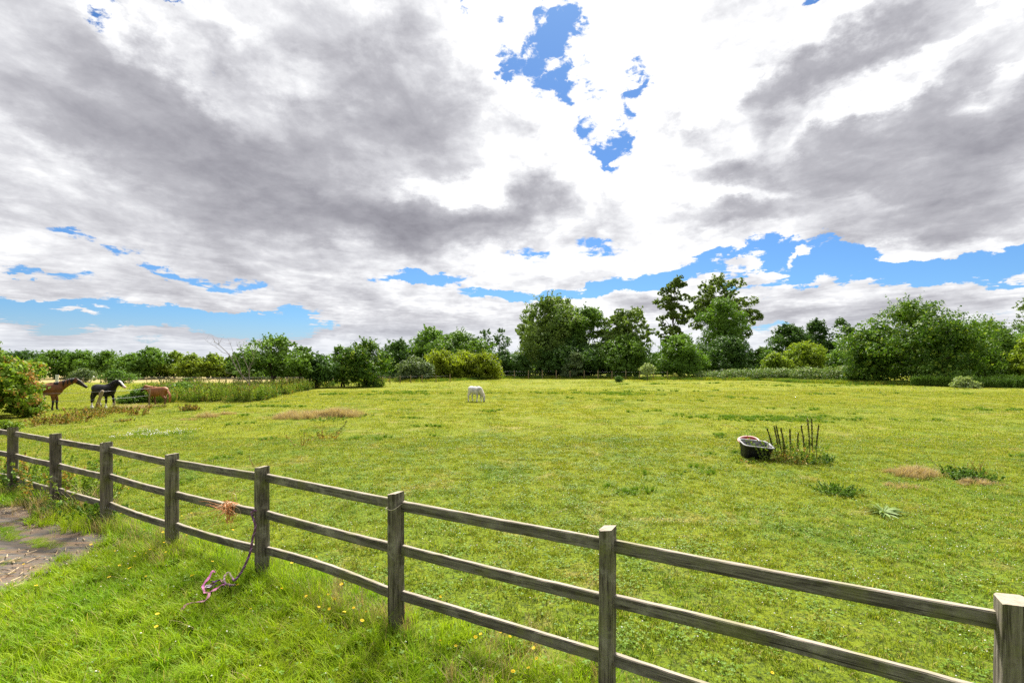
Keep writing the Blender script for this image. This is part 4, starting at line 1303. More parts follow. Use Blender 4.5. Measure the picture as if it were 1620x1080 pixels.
    T('hedge_bush', 'dark shaded thicket at the foot of the right poplars', 'bush', 1152, 530, 74, 88, 'dark', 'bush', .2, 7500, .18, 174, spikes=10)
    T('hedge_bush', 'olive green bush right of the dark thicket', 'bush', 1208, 548, 74, 46, 'mid', 'bush', .2, 3600, .18, 175, spikes=12)
    T('distant_tree', 'leftmost of the three dark trees beyond the bramble hedge', 'tree', 1245, 512, 92, 66, 'dark', 'round', 1, 5200, .23, 176, spikes=26)
    T('distant_tree', 'middle dark tree beyond the bramble hedge', 'tree', 1290, 506, 92, 54, 'dark', 'round', 1, 4600, .23, 177, spikes=24)
    T('distant_tree', 'rightmost dark tree beyond the bramble hedge near the lamp', 'tree', 1332, 504, 90, 40, 'dark', 'round', 1, 3400, .23, 178, spikes=18)
    T('hedge_bush', 'low green filler bush under the dark trees beyond the brambles', 'bush', 1330, 552, 80, 66, 'mid', 'bush', .2, 4200, .18, 179)
    T('bright_bush', 'bright lime green round bush above the bramble hedge', 'bush', 1274, 539, 68, 66, 'lime', 'bush', .2, 6000, .16, 180, spikes=12)
    T('bright_bush', 'small bright green bush left of the lime round bush', 'bush', 1228, 557, 64, 42, 'lime', 'bush', .2, 3000, .15, 181, spikes=8)
    # ---- right: the big hawthorns
    T('hawthorn', 'great spreading hawthorn with ragged peaked top, largest on the right', 'tree', 1443, 474, 52, 180, 'hawthorn', 'dome', .15, 24000, .14, 182, spikes=50)
    T('hawthorn', 'bright green left flank bush of the great hawthorn', 'bush', 1372, 522, 53, 70, 'hawthorn', 'bush', .1, 7000, .14, 183, spikes=24)
    T('hawthorn', 'dark hedge tree immediately right of the great hawthorn', 'tree', 1552, 504, 56, 128, 'mid', 'dome', .2, 12000, .15, 184, spikes=30)
    T('hawthorn', 'shaded hedge tree at the right end of the hedge', 'tree', 1640, 505, 58, 100, 'mid', 'dome', .2, 7000, .15, 185, spikes=20)
    T('bright_bush', 'bright yellow green bush cut by the right edge of the photo', 'bush', 1630, 532, 50, 56, 'lime', 'bush', .8, 3600, .14, 186, spikes=12)
    T('thin_tree', 'thin twiggy tree top at the far right edge', 'tree', 1628, 468, 60, 50, 'olive', 'sparse', 3, 1300, .13, 187, spikes=22, trunk=.12)
    T('broadleaf_tree', 'broad hedge tree continuing just beyond the right edge', 'tree', 1720, 500, 60, 120, 'mid', 'dome', .2, 6000, .17, 188)
    T('pale_bush', 'pale yellowish bush standing out before the nettles on the right', 'bush', 1527, 596, 42, 34, 'pale', 'bush', .05, 1500, .085, 189, spikes=8)
    # ---- near left: rusty elder
    T('elder_shrub', 'large spreading elder shrub with rusty orange sprays at the left edge', 'bush', -50, 534, 19.5, 158, 'elder', 'dome', .05, 21000, .085, 190, spikes=60, D=5.0)
    T('elder_shrub', 'low leafy shrub reaching towards the bay horse legs', 'bush', 44, 628, 20.5, 44, 'weed', 'bush', .02, 3600, .06, 191, spikes=14)
build_trees()

def build_backdrop_trees():
    # dark filler growth that closes the view below the crowns
    bg = [(1175, 560, 96, 80, 'low dark growth seen between the right poplars and the distant trees'), (1035, 558, 92, 70, 'low dark growth seen behind the pale sapling'),
          (1390, 545, 84, 100, 'low dark growth behind the left flank of the great hawthorn'), (1500, 535, 84, 110, 'low dark growth behind the gap right of the great hawthorn'),
          (1600, 535, 84, 110, 'low dark growth behind the right end of the hedge'), (850, 556, 100, 110, 'low dark growth behind the foot of the big poplars'),
          (950, 552, 100, 100, 'low dark growth behind the open topped poplar'), (1100, 552, 100, 90, 'low dark growth behind the rounded hedge bush'),
          (1260, 550, 104, 90, 'low dark growth behind the lime round bush'), (755, 558, 104, 90, 'low dark growth behind the right of the yellow willows'), (660, 562, 108, 90, 'low dark growth behind the grey green bush'),
          (1720, 540, 90, 130, 'low dark growth beyond the right edge of the view'), (-110, 556, 130, 90, 'low dark growth beyond the left edge of the view')]
    for i, (px, top, Z, w, lab) in enumerate(bg):
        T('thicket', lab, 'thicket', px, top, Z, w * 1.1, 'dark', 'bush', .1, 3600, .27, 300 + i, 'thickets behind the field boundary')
build_backdrop_trees()

def build_dead_tree():
    rr = random.Random(3)
    base = gpix(402, 630)
    Z = base.y
    root = empty('dead_tree', base, 'bare pale dead tree leaning at the edge of the tall weeds', 'tree')
    s = Z / F_PX
    def q(px, py, dy=0): return Vector(((px - CX) * s * (Z + dy) / Z, dy, (CAM_H - (py - HOR) * s) - base.z)) - Vector(((402 - CX) * s, 0, 0))
    mb = MB()
    def br(pts, r, dy=0.0, sub=2):
        P = [q(px, py, dy * i / len(pts)) for i, (px, py) in enumerate(pts)]
        n = len(P)
        P2 = rope_path(P, 3); r *= .72
        mb.tube(P2, [r * (1 - .8 * i / (len(P2) - 1)) for i in range(len(P2))], 6)
        for _ in range(sub * 3):
            i = rr.randrange(len(P2) // 3, len(P2) - 1); a = P2[i]
            d = Vector((rr.uniform(-1, 1), rr.uniform(-.5, .5), rr.uniform(.1, 1))).normalized()
            L = rr.uniform(.15, .55); rb = r * .25
            m_ = a + d * L * .5 + Vector((0, 0, rr.uniform(-.05, .08)))
            mb.tube([a, m_, a + d * L + Vector((rr.uniform(-.1, .1), 0, rr.uniform(0, .15)))], [rb, rb * .6, rb * .2], 4)
    br([(402, 634), (398, 618), (392, 604), (383, 594), (376, 585), (368, 571), (362, 560), (346, 545), (338, 540)], .075, .3, 4)
    br([(402, 634), (400, 618), (395, 603), (394, 590), (396, 578), (401, 568), (399, 556), (396, 545)], .06, -.3, 4)
    br([(395, 600), (393, 584), (387, 570), (384, 560), (378, 550), (374, 545)], .035, -.2, 3)
    br([(383, 594), (377, 575), (370, 560), (366, 548), (361, 536)], .03, .4, 3)
    br([(362, 560), (352, 557), (345, 551), (328, 540), (322, 534)], .02, .3, 2)
    br([(401, 568), (404, 556), (409, 545), (412, 537)], .025, 0, 2)
    br([(376, 585), (366, 590), (356, 589)], .018, 0, 1)
    br([(400, 620), (406, 608), (411, 598)], .02, 0, 1)
    obj('trunk', mb.mesh('trunk', bark_pale, True), root)
    # a few living leaves left on it
    rng = np.random.default_rng(3)
    C = np.array([q(rng.uniform(384, 412), rng.uniform(540, 572), rng.uniform(-.3, .3)) for _ in range(160)])
    V = leaves_np(C, np.tile([0, 0, 1.], (160, 1)), .06, rng)
    obj('crown', mesh_np('crown', V, np.arange(len(V)).reshape(-1, 4), LM['mid']), root)
build_dead_tree()

# ================================================================== weeds, brambles, nettles, dry grass
def weed_clump(name, rng, W, H, nst, mat, stem_mat, leaf=.03, per=26, spread=.5, top=0.0, topmat=None, bend=.25):
    """upright stems with leaves all the way up"""
    mb = MB(); C = []; N_ = []; TC = []
    for i in range(nst):
        a = rng.uniform(0, 2 * np.pi); r = W / 2 * rng.uniform(0, 1) ** .7
        b = np.array([r * np.cos(a), r * np.sin(a), -.03]); h = H * rng.uniform(.55, 1.05)
        d = np.array([np.cos(a) * r / W * spread * 2 + rng.normal(0, bend * .4), np.sin(a) * r / W * spread * 2 + rng.normal(0, bend * .4), 1.0])
        e = b + d * h
        m_ = (b + e) / 2 + rng.normal(0, bend * .1, 3) * h
        mb.tube([b, m_, e], [.006 * H + .002, .004 * H + .0015, .0015], 4, cap=False)
        t = rng.uniform(.08, 1.0, per) ** .8
        P = b + (e - b) * t[:, None] + np.sin(np.pi * t)[:, None] * (m_ - (b + e) / 2)
        a2 = rng.uniform(0, 2 * np.pi, per); out = np.stack([np.cos(a2), np.sin(a2), rng.uniform(-.3, .6, per)], 1)
        P = P + out * (leaf * rng.uniform(.5, 1.6, per) * (1.3 - t))[:, None]
        C.append(P); N_.append(out * .5 + np.array([0, 0, .6]))
        if top:
            k = int(per * 1.2); t = rng.uniform(1 - top, 1.0, k)
            TC.append(b + (e - b) * t[:, None] + rng.normal(0, leaf * .38, (k, 3)))
    C = np.concatenate(C); N_ = np.concatenate(N_)
    V = leaves_np(C, N_, leaf, rng, .42, .7)
    V1, F1 = np.concatenate(mb.v), mb.f
    faces = [list(f) for f in F1]; mi = [1] * len(F1); off = len(V1); VV = [V1, V]
    faces += [[off + 4 * i, off + 4 * i + 1, off + 4 * i + 2, off + 4 * i + 3] for i in range(len(C))]; mi += [0] * len(C); off += len(V)
    mats = [mat, stem_mat]
    if top:
        TC = np.concatenate(TC); V2 = leaves_np(TC, rng.normal(0, 1, (len(TC), 3)), leaf * .34, rng, .8)
        VV.append(V2); mats.append(topmat)
        faces += [[off + 4 * i, off + 4 * i + 1, off + 4 * i + 2, off + 4 * i + 3] for i in range(len(TC))]; mi += [2] * len(TC)
    return mesh_np(name, np.concatenate(VV), faces, mats, midx=mi)

stem_g = plain('green_stem', (0.13, 0.17, 0.05), 0.8, var=.3)
stem_b = plain('brown_stem', (0.17, 0.10, 0.05), 0.9, var=.3)

def build_weeds():
    rng = np.random.default_rng(21)
    # bank of tall weeds between the fields
    cw = sod_collection('weed_bank', [weed_clump('weed_bank_sod', rng, .9, h, 22, LM[m], stem_g, .055, 26, .35, tp, LM['dockseed']) for h, m, tp in ((.95, 'weed', 0), (1.2, 'weed', .06), (.85, 'weed', 0), (1.0, 'lime', 0), (.8, 'nettle', 0))])
    front = [(236, 638), (270, 637), (320, 636), (370, 637), (410, 635), (440, 627), (480, 619), (530, 612), (580, 608), (620, 605), (650, 603), (700, 601)]
    back = [(214, 622), (270, 621), (320, 619), (370, 618), (410, 617), (440, 614), (480, 609.5), (530, 605.5), (580, 603), (620, 601), (650, 600), (700, 598.5)]
    X, Y = [], []
    for _ in range(1250):
        t = rng.uniform(0, len(front) - 1.001); i = int(t); f = t - i; w = rng.uniform(0, 1)
        fx = front[i][0] * (1 - f) + front[i + 1][0] * f; fy = front[i][1] * (1 - f) + front[i + 1][1] * f
        bx = back[i][0] * (1 - f) + back[i + 1][0] * f; by = back[i][1] * (1 - f) + back[i + 1][1] * f
        P = gpix(fx, fy); Q = gpix(bx, by)
        p = P.lerp(Q, w); X.append(p.x); Y.append(p.y)
    X, Y = np.array(X), np.array(Y); n = len(X)
    px = CX + X / Y * F_PX
    s = np.interp(px, [230, 300, 420, 520, 620, 700], [1.0, 1.05, .95, .8, .62, .5]) * rng.uniform(.25, 1.0, n)
    scatter('tall_weeds', np.stack([X, Y, terr(X, Y)], -1), rng.uniform(0, 6.28, n), s, cw, 'bank of tall green and rusty weeds between the two fields', 'weeds', 7)
    # nettle bed on the right
    cn = sod_collection('nettles', [weed_clump('nettle_sod', rng, .8, h, 20, LM['nettle'], stem_g, .06, 28, .15, .15, LM['nettle'], .12) for h in (.85, 1.0, .7)])
    n = 620
    px = rng.uniform(1448, 1760, n); Z = rng.uniform(41, 50, n); Z = np.maximum(Z, np.interp(px, [1440, 1500, 1560, 1760], [46, 44, 42, 38]))
    X, Y = (px - CX) / F_PX * Z, Z
    scatter('nettle_bed', np.stack([X, Y, terr(X, Y)], -1), rng.uniform(0, 6.28, n), rng.uniform(.7, 1.1, n), cn, 'bed of dark green nettles before the hedge on the right', 'nettles', 8)
    # rough grass along the foot of the boundary
    cg = sod_collection('rough', [blade_mesh('rough_sod', 420, 1.6, .15, .5, .015, .03, .6, m_, rng, 2, tuft=12) for m_ in (M['turf'], LM['mid'], LM['weed'])])
    n = 900
    px = rng.uniform(640, 1500, n); Z = np.interp(px, [640, 720, 800, 1050, 1200, 1360, 1500], [57, 61, 68, 64, 59, 50, 46.5]) + rng.uniform(-1.0, 3.5, n)
    X, Y = (px - CX) / F_PX * Z, Z
    scatter('rough_grass', np.stack([X, Y, terr(X, Y)], -1), rng.uniform(0, 6.28, n), rng.uniform(.5, 1.1, n), cg, 'rough uncut grass along the foot of the far trees', 'grass', 9)

    # bramble mounds along the right hedge, one object each
    G = 'bramble mounds along the far hedge'
    spots = [(1130, 588, 63, 46), (1163, 584, 62, 54), (1202, 583, 61, 52), (1240, 581, 60, 50), (1283, 580, 58, 58), (1325, 578, 57, 58), (1356, 574, 55, 44)]
    where = ['leftmost low bramble mound, at the foot of the dark thicket', 'pale topped bramble mound just right of the dark thicket', 'bramble mound left below the small bright green bush',
             'bramble mound right below the small bright green bush', 'bramble mound straight below the lime round bush', 'bramble mound between the lime bush and the great hawthorn', 'bramble mound against the left foot of the great hawthorn']
    for i, ((px, top, Z, w), lab) in enumerate(zip(spots, where)):
        T('bramble_mound', lab, 'bramble', px, top, Z, w * 1.15, 'bramble', 'bush', .02, 2600, .095, 220 + i, G, D=3.2)
    T('bramble_mound', 'dark bramble mound in front of the chestnut pony head', 'bramble', 230, 611, 27.8, 44, 'nettle', 'dome', .02, 3000, .07, 230, D=1.6)
    T('bramble_mound', 'low end of the brambles trailing towards the black horse', 'bramble', 208, 624, 27.2, 44, 'nettle', 'dome', .02, 1900, .07, 233, D=1.3)
    T('bramble_mound', 'tall leafy green mound just right of the chestnut pony', 'bramble', 285, 603, 30.5, 60, 'mid', 'bush', .02, 3000, .065, 231, D=2)
    T('bramble_mound', 'low bright leafy clump by the path at the left edge behind the fence', 'clump', 6, 664, 15.0, 40, 'lime', 'bush', .01, 900, .05, 232)

    def clump(name, label, cat, px, py, W, H, nst, mat, leaf, per, seed, stem=stem_g, top=0, spread=.5, group=None, bend=.25, topmat=None):
        r = np.random.default_rng(seed)
        me = weed_clump(name, r, W, H, nst, LM[mat], stem, leaf, per, spread, top, topmat or LM['dockseed'], bend)
        o = obj(name, me, None, gpix(px, py))
        return tag(o, label, cat, group, 'stuff' if cat in ('weeds', 'tussock', 'nettles') else None)
    # rusty docks before the horses
    G = 'rusty dock clumps in front of the horses'
    for i, (px, py, w, h, lab) in enumerate([
            (62, 672, 1.3, .42, 'low rusty dock clump at the foot of the elder shrub'), (92, 669, 1.3, .55, 'rusty dock clump below the bay horse front legs'),
            (112, 668, 1.2, .62, 'rusty dock clump just right below the bay horse'), (133, 662, 1.2, .72, 'tall rusty dock clump left of the leaning stake'),
            (155, 658, 1.2, .78, 'tallest rusty dock clump at the foot of the leaning stake'), (176, 652, 1.0, .45, 'rusty dock clump below the black horse white legs'),
            (198, 652, 1.1, .40, 'low brown dock clump between the black horse and the pony'), (222, 656, .8, .42, 'spindly brown dock below the pony head'),
            (198, 666, .6, .16, 'flat brown dock remains below the spindly dock'), (248, 645, .9, .28, 'low rusty clump under the chestnut pony'), (292, 650, .7, .5, 'olive dock clump just right below the pony tail'), (305, 649, .5, .45, 'small olive dock beside the one below the pony tail')]):
        clump('dock_clump', lab, 'weed', px, py, w, h * .66, int(18 * w + 6), 'rust', .045, 20, 240 + i, stem_b, .3, .5, G)
    # brown docks in mid field
    clump('dock_plant', 'upright brown dock plant, left of the two in the paddock', 'weed', 477, 706, .35, .42, 9, 'rust', .030, 12, 260, stem_b, .4, .9)
    clump('dock_plant', 'spreading brown dock plant with one long arching stalk to the right', 'weed', 515, 695, .7, .30, 20, 'rust', .032, 14, 261, stem_b, .3, 1.1)
    r = np.random.default_rng(262)
    # the long arching stalk
    mb = MB(); b = gpix(527, 692); pts = [b + Vector((0, 0, -.02)), b + Vector((.12, 0, .16)), b + Vector((.3, 0, .33)), b + Vector((.42, 0, .52))]
    P = rope_path(pts, 5); mb.tube([p - b for p in P], .007, 5)
    o = obj('dock_stalk', mb.mesh('dock_stalk', stem_b), None, b)
    tag(o, 'single leaning seed stalk rising right of the spreading brown dock', 'stalk')
    C = np.array([(P[6 + i % (len(P) - 6)] - b) + Vector(r.normal(0, .022, 3)) for i in range(120)])
    V = leaves_np(C, r.normal(0, 1, (120, 3)), .018, r)
    obj('seed_head', mesh_np('seed_head', V, np.arange(len(V)).reshape(-1, 4), LM['dockseed']), o)
    for i, (px, py, h, lab) in enumerate([(565, 651, .5, 'thin brown stalk leaning at the right end of the long dry grass patch'), (405, 738, .45, 'thin reddish seed stalk standing behind the fourth fence post'), (549, 650, .35, 'short brown stalk in the right end of the dry grass patch'), (419, 632, .35, 'small brown stalk near the foot of the dead tree')]):
        clump('seed_stalk', lab, 'stalk', px, py, .12, h, 3, 'rust', .02, 8, 270 + i, stem_b, .5, .5)
    # the row of dark seed spikes by the tub: one plant each
    G = 'dark dock seed spikes beside the water tub'
    spikes = [(1224, 724, 677, -9), (1231, 726, 672, -7), (1238, 726, 671, -10), (1244, 726, 676, -8), (1253, 727, 677, -3), (1262, 727, 683, -1),
              (1273, 726, 672, -6), (1281, 728, 662, -2), (1286, 728, 661, -1), (1292, 727, 671, 5)]
    nm = ['first (leftmost) dark seed spike from the black tub', 'second dark seed spike from the black tub', 'third dark seed spike from the black tub', 'fourth dark seed spike from the black tub', 'fifth dark seed spike from the black tub, in the gap', 'shortest dark seed spike, sixth from the black tub',
          'seventh dark seed spike from the black tub, leaning left', 'tall twin seed spike, left one of the highest pair', 'tall twin seed spike, right one of the highest pair', 'rightmost dark seed spike, leaning right']
    for i, (px, pb, pt, ln) in enumerate(spikes):
        b = gpix(px, pb); r = np.random.default_rng(280 + i)
        H = (pb - pt) * b.y / F_PX
        root = empty('dock_spike', b, nm[i], 'weed', G)
        e = Vector((ln * b.y / F_PX, r.uniform(-.05, .05), H)); m_ = e * .5 + Vector((r.uniform(-.02, .02), 0, 0)) - Vector((ln * .12 * b.y / F_PX, 0, 0))
        P = rope_path([Vector((0, 0, -.05)), m_, e], 12)
        obj('stem', MB().tube(P, [.009 * (1 - .6 * q / len(P)) for q in range(len(P))], 5).mesh('stem', stem_b), root)
        k = 340; t = r.uniform(.36, 1, k); idx = (t * (len(P) - 1)).astype(int)
        wob = (.5 + .5 * np.sin(t * 46 + i)) * .5 + .5
        C = np.array([P[j] for j in idx]) + r.normal(0, 1, (k, 3)) * (0.0155 * (1.18 - t) ** .5 * wob)[:, None] * np.array([1, 1, 1.4])
        V = leaves_np(C, r.normal(0, 1, (k, 3)), .016, r, .8)
        obj('seed_head', mesh_np('seed_head', V, np.arange(len(V)).reshape(-1, 4), LM['dockseed']), root)
    clump('weed_clump', 'green leafy weeds around the feet of the dark seed spikes', 'weeds', 1252, 728, 1.5, .55, 60, 'weed', .032, 24, 300)
    clump('weed_clump', 'pinkish brown weed clump right against the black tub', 'weed', 1247, 730, .6, .26, 22, 'rust', .028, 16, 301, stem_b)
    clump('weed_clump', 'dark green low clump at the right foot of the seed spikes', 'weed', 1290, 730, .8, .22, 34, 'nettle', .03, 20, 302)
    clump('weed_clump', 'green weeds growing around the base of the black tub', 'weeds', 1194, 731, .85, .11, 34, 'weed', .028, 16, 303)
    clump('weed_clump', 'dark tussock alone left of the red tub', 'weed', 1141, 692, .35, .10, 18, 'nettle', .025, 14, 304)
    # right field plants
    clump('tussock', 'dark green rounded tussock left of the silvery thistle', 'tussock', 1325, 780, .55, .17, 80, 'nettle', .022, 22, 305, spread=.8)
    clump('tussock', 'small dark tussock trailing right of the rounded tussock', 'tussock', 1352, 785, .35, .06, 30, 'nettle', .018, 14, 306, spread=.8)
    clump('nettle_clump', 'dark green nettle patch with brown stalks at the right of the paddock', 'nettles', 1530, 756, .85, .22, 70, 'nettle', .03, 22, 307, spread=.6)
    clump('dock_plant', 'bare brown branching dock stalks standing in the right nettle patch', 'weed', 1524, 750, .6, .42, 9, 'rust', .018, 9, 308, stem_b, .35, .9)
    clump('dock_plant', 'thin brown dock stalks right of the right nettle patch', 'weed', 1552, 748, .2, .34, 4, 'rust', .015, 8, 309, stem_b, .3, .9)
    # thistle rosette
    rr = random.Random(5); b = gpix(1397, 812)
    mb = MB()
    for i in range(38):
        a = rr.uniform(0, 6.28); L = rr.uniform(.16, .34); up = rr.uniform(.15, .9)
        pts = []; 
        for q in range(8):
            t = q / 7; pts.append(Vector((math.cos(a) * L * t, math.sin(a) * L * t, .01 + L * up * (t - .75 * t * t))))
        V = []; side = Vector((-math.sin(a), math.cos(a), .2))
        for q, p in enumerate(pts):
            t = q / 7; w = .013 * math.sin(math.pi * (t * .9 + .05)) * (1 + .4 * (q % 2)) + .002
            V += [p - side * w, p + Vector((0, 0, -.004)), p + side * w]
        F_ = [[q * 3 + j, q * 3 + j + 1, q * 3 + 4 + j, q * 3 + 3 + j] for q in range(7) for j in (0, 1)]
        mb.add([tuple(v) for v in V], F_)
    tag(obj('thistle', mb.mesh('thistle', LM['silver']), None, b), 'silvery green spear thistle rosette lying low in the right paddock', 'thistle')
    # dry grass patches
    def dry(px, py, W, D, H, n, seed, lab, tm='dry'):
        r = np.random.default_rng(seed)
        me = blade_mesh('dry_grass', n, 1.0, H * .4, H, .004, .009, .8, M[tm], r, 3, tuft=26)
        co = np.empty(len(me.vertices) * 3, np.float32); me.vertices.foreach_get('co', co); co = co.reshape(-1, 3)
        cb = co.reshape(-1, 7, 3); b0 = cb[:, 0].copy(); off = cb - b0[:, None]
        rr_ = np.maximum(np.abs(b0[:, 0]), np.abs(b0[:, 1])) * 2; th = np.arctan2(b0[:, 1], b0[:, 0])
        r2 = .5 * rr_ ** .85 * (1 + .22 * np.sin(3 * th + seed) + .16 * np.sin(7 * th + seed * 2)) + r.normal(0, .035, len(rr_)) + (r.random(len(rr_)) < .12) * r.uniform(0, .2, len(rr_))
        hs = np.clip(1.6 - 1.6 * r2, .5, 1.4) * np.where(r.random(len(rr_)) < .5, .7, 1)
        cb[:] = off * hs[:, None, None] + np.stack([np.cos(th) * r2 * W, np.sin(th) * r2 * D, b0[:, 2]], 1)[:, None]
        me.vertices.foreach_set('co', co.ravel())
        return tag(obj('dry_grass', me, None, gpix(px, py)), lab, 'dry grass')
    dry(478, 660, 2.1, 1.6, .40, 7500, 310, 'left half of the long dry tan grass patch in the paddock')
    dry(537, 657, 2.1, 1.5, .42, 7500, 311, 'right half of the long dry tan grass patch in the paddock')
    dry(328, 660, .9, .6, .30, 1500, 312, 'small pale dry grass tuft left of the long tan patch')
    dry(360, 655, .8, .4, .18, 900, 313, 'low dry grass just right of the small pale tuft')
    dry(300, 664, .8, .4, .12, 700, 314, 'flattened dry grass left of the small pale tuft')
    dry(215, 646, 3.0, 1.0, .28, 3800, 315, 'strip of pinkish dry grass below the black horse and the pony')
    dry(1450, 752, .95, .6, .24, 3600, 316, 'bleached tan dry grass mound in the right paddock')
    dry(1545, 765, .85, .35, .13, 1500, 317, 'brown dry grass below the right nettle patch')
    dry(1425, 770, .8, .5, .10, 700, 318, 'thin dry grass spilling below the tan mound')
    clump('weed_clump', 'green shoots growing through the middle of the long dry patch', 'weeds', 520, 664, 1.3, .16, 40, 'nettle', .03, 14, 319)
    # weeds tangled round the first fence posts
    G = 'weeds tangled around the left fence posts'
    for i, (px, py, w, h, n_, m, lab) in enumerate([
            (8, 776, 1.0, .75, 40, 'weed', 'leafy weeds at the left edge covering the bottom rails'), (46, 780, .8, .62, 34, 'nettle', 'dark leafy weeds between the first two fence posts'),
            (98, 792, .9, .72, 44, 'weed', 'tall weeds hiding the foot of the second fence post'), (140, 806, .8, .66, 34, 'weed', 'weeds with dry stalks left of the third fence post'),
            (118, 785, .8, .62, 28, 'mid', 'leafy weeds behind the rails between the second and third posts'), (166, 828, .5, .34, 30, 'nettle', 'low green weeds at the foot of the third fence post'), (110, 812, .6, .3, 30, 'mid', 'low weeds spilling on to the far edge of the slab path')]):
        clump('fence_weeds', lab, 'weeds', px, py, w, h, n_, m, .033, 26, 320 + i, stem_g, 0, .5, G)
    dry(140, 812, .9, .5, .5, 420, 330, 'grey dry stalks tangled at the foot of the third fence post')
    dry(628, 985, .3, .3, .3, 110, 331, 'dry wispy grass at the foot of the sixth fence post')
    # dead stick lying on the path edge
    b = gpix(122, 822)
    me = MB().tube([Vector((-.18, .08, .03)), Vector((-.02, .0, .045)), Vector((.06, -.05, .02)), Vector((.07, -.12, .01))], [.012, .014, .012, .006], 6).mesh('stick', M['stake'], True)
    tag(obj('stick', me, None, b), 'short pale broken stick on the path edge by the weeds', 'stick')

    # yellow flowers on thin stalks near the fence
    petal = M['yellow_flower']
    mb = MB()
    mb.tube([(0, 0, 0), (.005, .002, .12), (.0, .006, .22)], .0016, 4)
    st = mb.mesh('stalk', stem_g)
    V = []; F_ = []
    for i in range(12):
        a = 2 * math.pi * i / 12; 
        for (rr_, da, z) in ((.003, 0, 0), (.014, -.2, .004), (.017, 0, .003), (.014, .2, .004)):
            V.append((math.cos(a + da) * rr_, math.sin(a + da) * rr_, z))
        F_.append([4 * i, 4 * i + 1, 4 * i + 2, 4 * i + 3])
    V += [(0.004, 0, .005), (-.002, .0035, .005), (-.002, -.0035, .005), (0, 0, .009), (0, 0, -.006)]; k = len(V) - 5
    F_ += [[k, k + 1, k + 3], [k + 1, k + 2, k + 3], [k + 2, k, k + 3], [k + 1, k, k + 4], [k + 2, k + 1, k + 4], [k, k + 2, k + 4]]
    fl = MB().add(V, F_).mesh('petals', petal)
    r = random.Random(12)
    # seen positions, then more of the same sprinkled between
    seen = [(248, 1003, 0), (237, 876, 0), (188, 903, 0), (266, 845, 0), (257, 846, 0), (303, 812, 0), (225, 870, 0), (152, 896, 0), (205, 916, 0), (172, 918, 0), (633, 968, .12), (573, 1000, .06), (579, 979, .06), (650, 940, .05), (696, 962, .05), (674, 960, .05), (722, 1033, .03), (752, 1036, .03), (798, 1022, .02), (806, 1026, .02), (836, 1074, .02), (1222, 1078, 0),
            (462, 930, .08), (446, 945, .05), (541, 941, .05), (530, 955, .05), (484, 958, .05), (560, 985, .05), (37, 905, 0), (58, 940, 0), (250, 975, 0), (230, 930, 0)]
    pts = [gpix(a, b_ + 18) for a, b_, c in seen]
    for _ in range(90):
        t = r.uniform(0.1, .98); s_ = t * (len(FP) - 1); i = int(s_); f = s_ - i
        x = FP[i][0] * (1 - f) + FP[min(i + 1, len(FP) - 1)][0] * f + r.gauss(0, .1); y = FP[i][1] * (1 - f) + FP[min(i + 1, len(FP) - 1)][1] * f + r.gauss(-.05, .35)
        if y > 1.0 and not in_path(np.array([x]), np.array([y]))[0]: pts.append(Vector((x, y, tz(x, y))))
    proto = None
    for i, p in enumerate(pts):
        root = empty('yellow_flower', p, 'small yellow flower on a thin stalk in the grass along the rail fence', 'flower', 'yellow flowers in the grass along the rail fence', r.uniform(0, 6.28))
        s_ = r.uniform(.55, 1.05)
        root.scale = (r.uniform(.6, 1.05),) * 2 + (s_,)
        a = obj('stalk', st, root); b_ = obj('petals', fl, root, (0, .006, .22)); b_.rotation_euler = (r.uniform(-.5, .3), r.uniform(-.4, .4), 0)
    # patch of small white flowers in the left of the paddock
    cwf = sod_collection('white_patch', [blade_mesh('white_patch_sod', 160, .5, .05, .12, .005, .009, .8, M['clover'], rng, 2, flowers=9, fr=.016, fh=.12)])
    q = 26; X = rng.normal(0, .55, q); Y = rng.normal(0, .55, q); c = gpix(243, 688)
    scatter('white_flowers', np.stack([X + c.x, Y + c.y, terr(X + c.x, Y + c.y)], -1), rng.uniform(0, 6.28, q), rng.uniform(.6, 1, q), cwf, 'patch of small white flowers in the left of the paddock', 'flowers', 10)
build_weeds()

# ================================================================== stock fences, lamp, trough
def stock_fence(name, label, pts, posth, r, strands, mat, lean=None, wr=.004):
    org = Vector(pts[0]); root = empty(name, org, label, 'fence'); rr = random.Random(len(pts))
    for p in pts:
        p = Vector(p) - org
        me = MB().tube([p + Vector((0, 0, -.2)), p + Vector((rr.uniform(-.03, .03), 0, posth * rr.uniform(.92, 1.05)))], [r, r * .9], 7).mesh('post', mat)
        obj('post', me, root)
    for h in strands:
        mb = MB()
        for a, b in zip(pts[:-1], pts[1:]):
            a_, b_ = Vector(a) - org + Vector((0, 0, h)), Vector(b) - org + Vector((0, 0, h))
            mb.tube([a_, (a_ + b_) / 2 - Vector((0, 0, .03)), b_], wr, 4, cap=False)
        obj('wire', mb.mesh('wire', M['wire']), root)
    return root

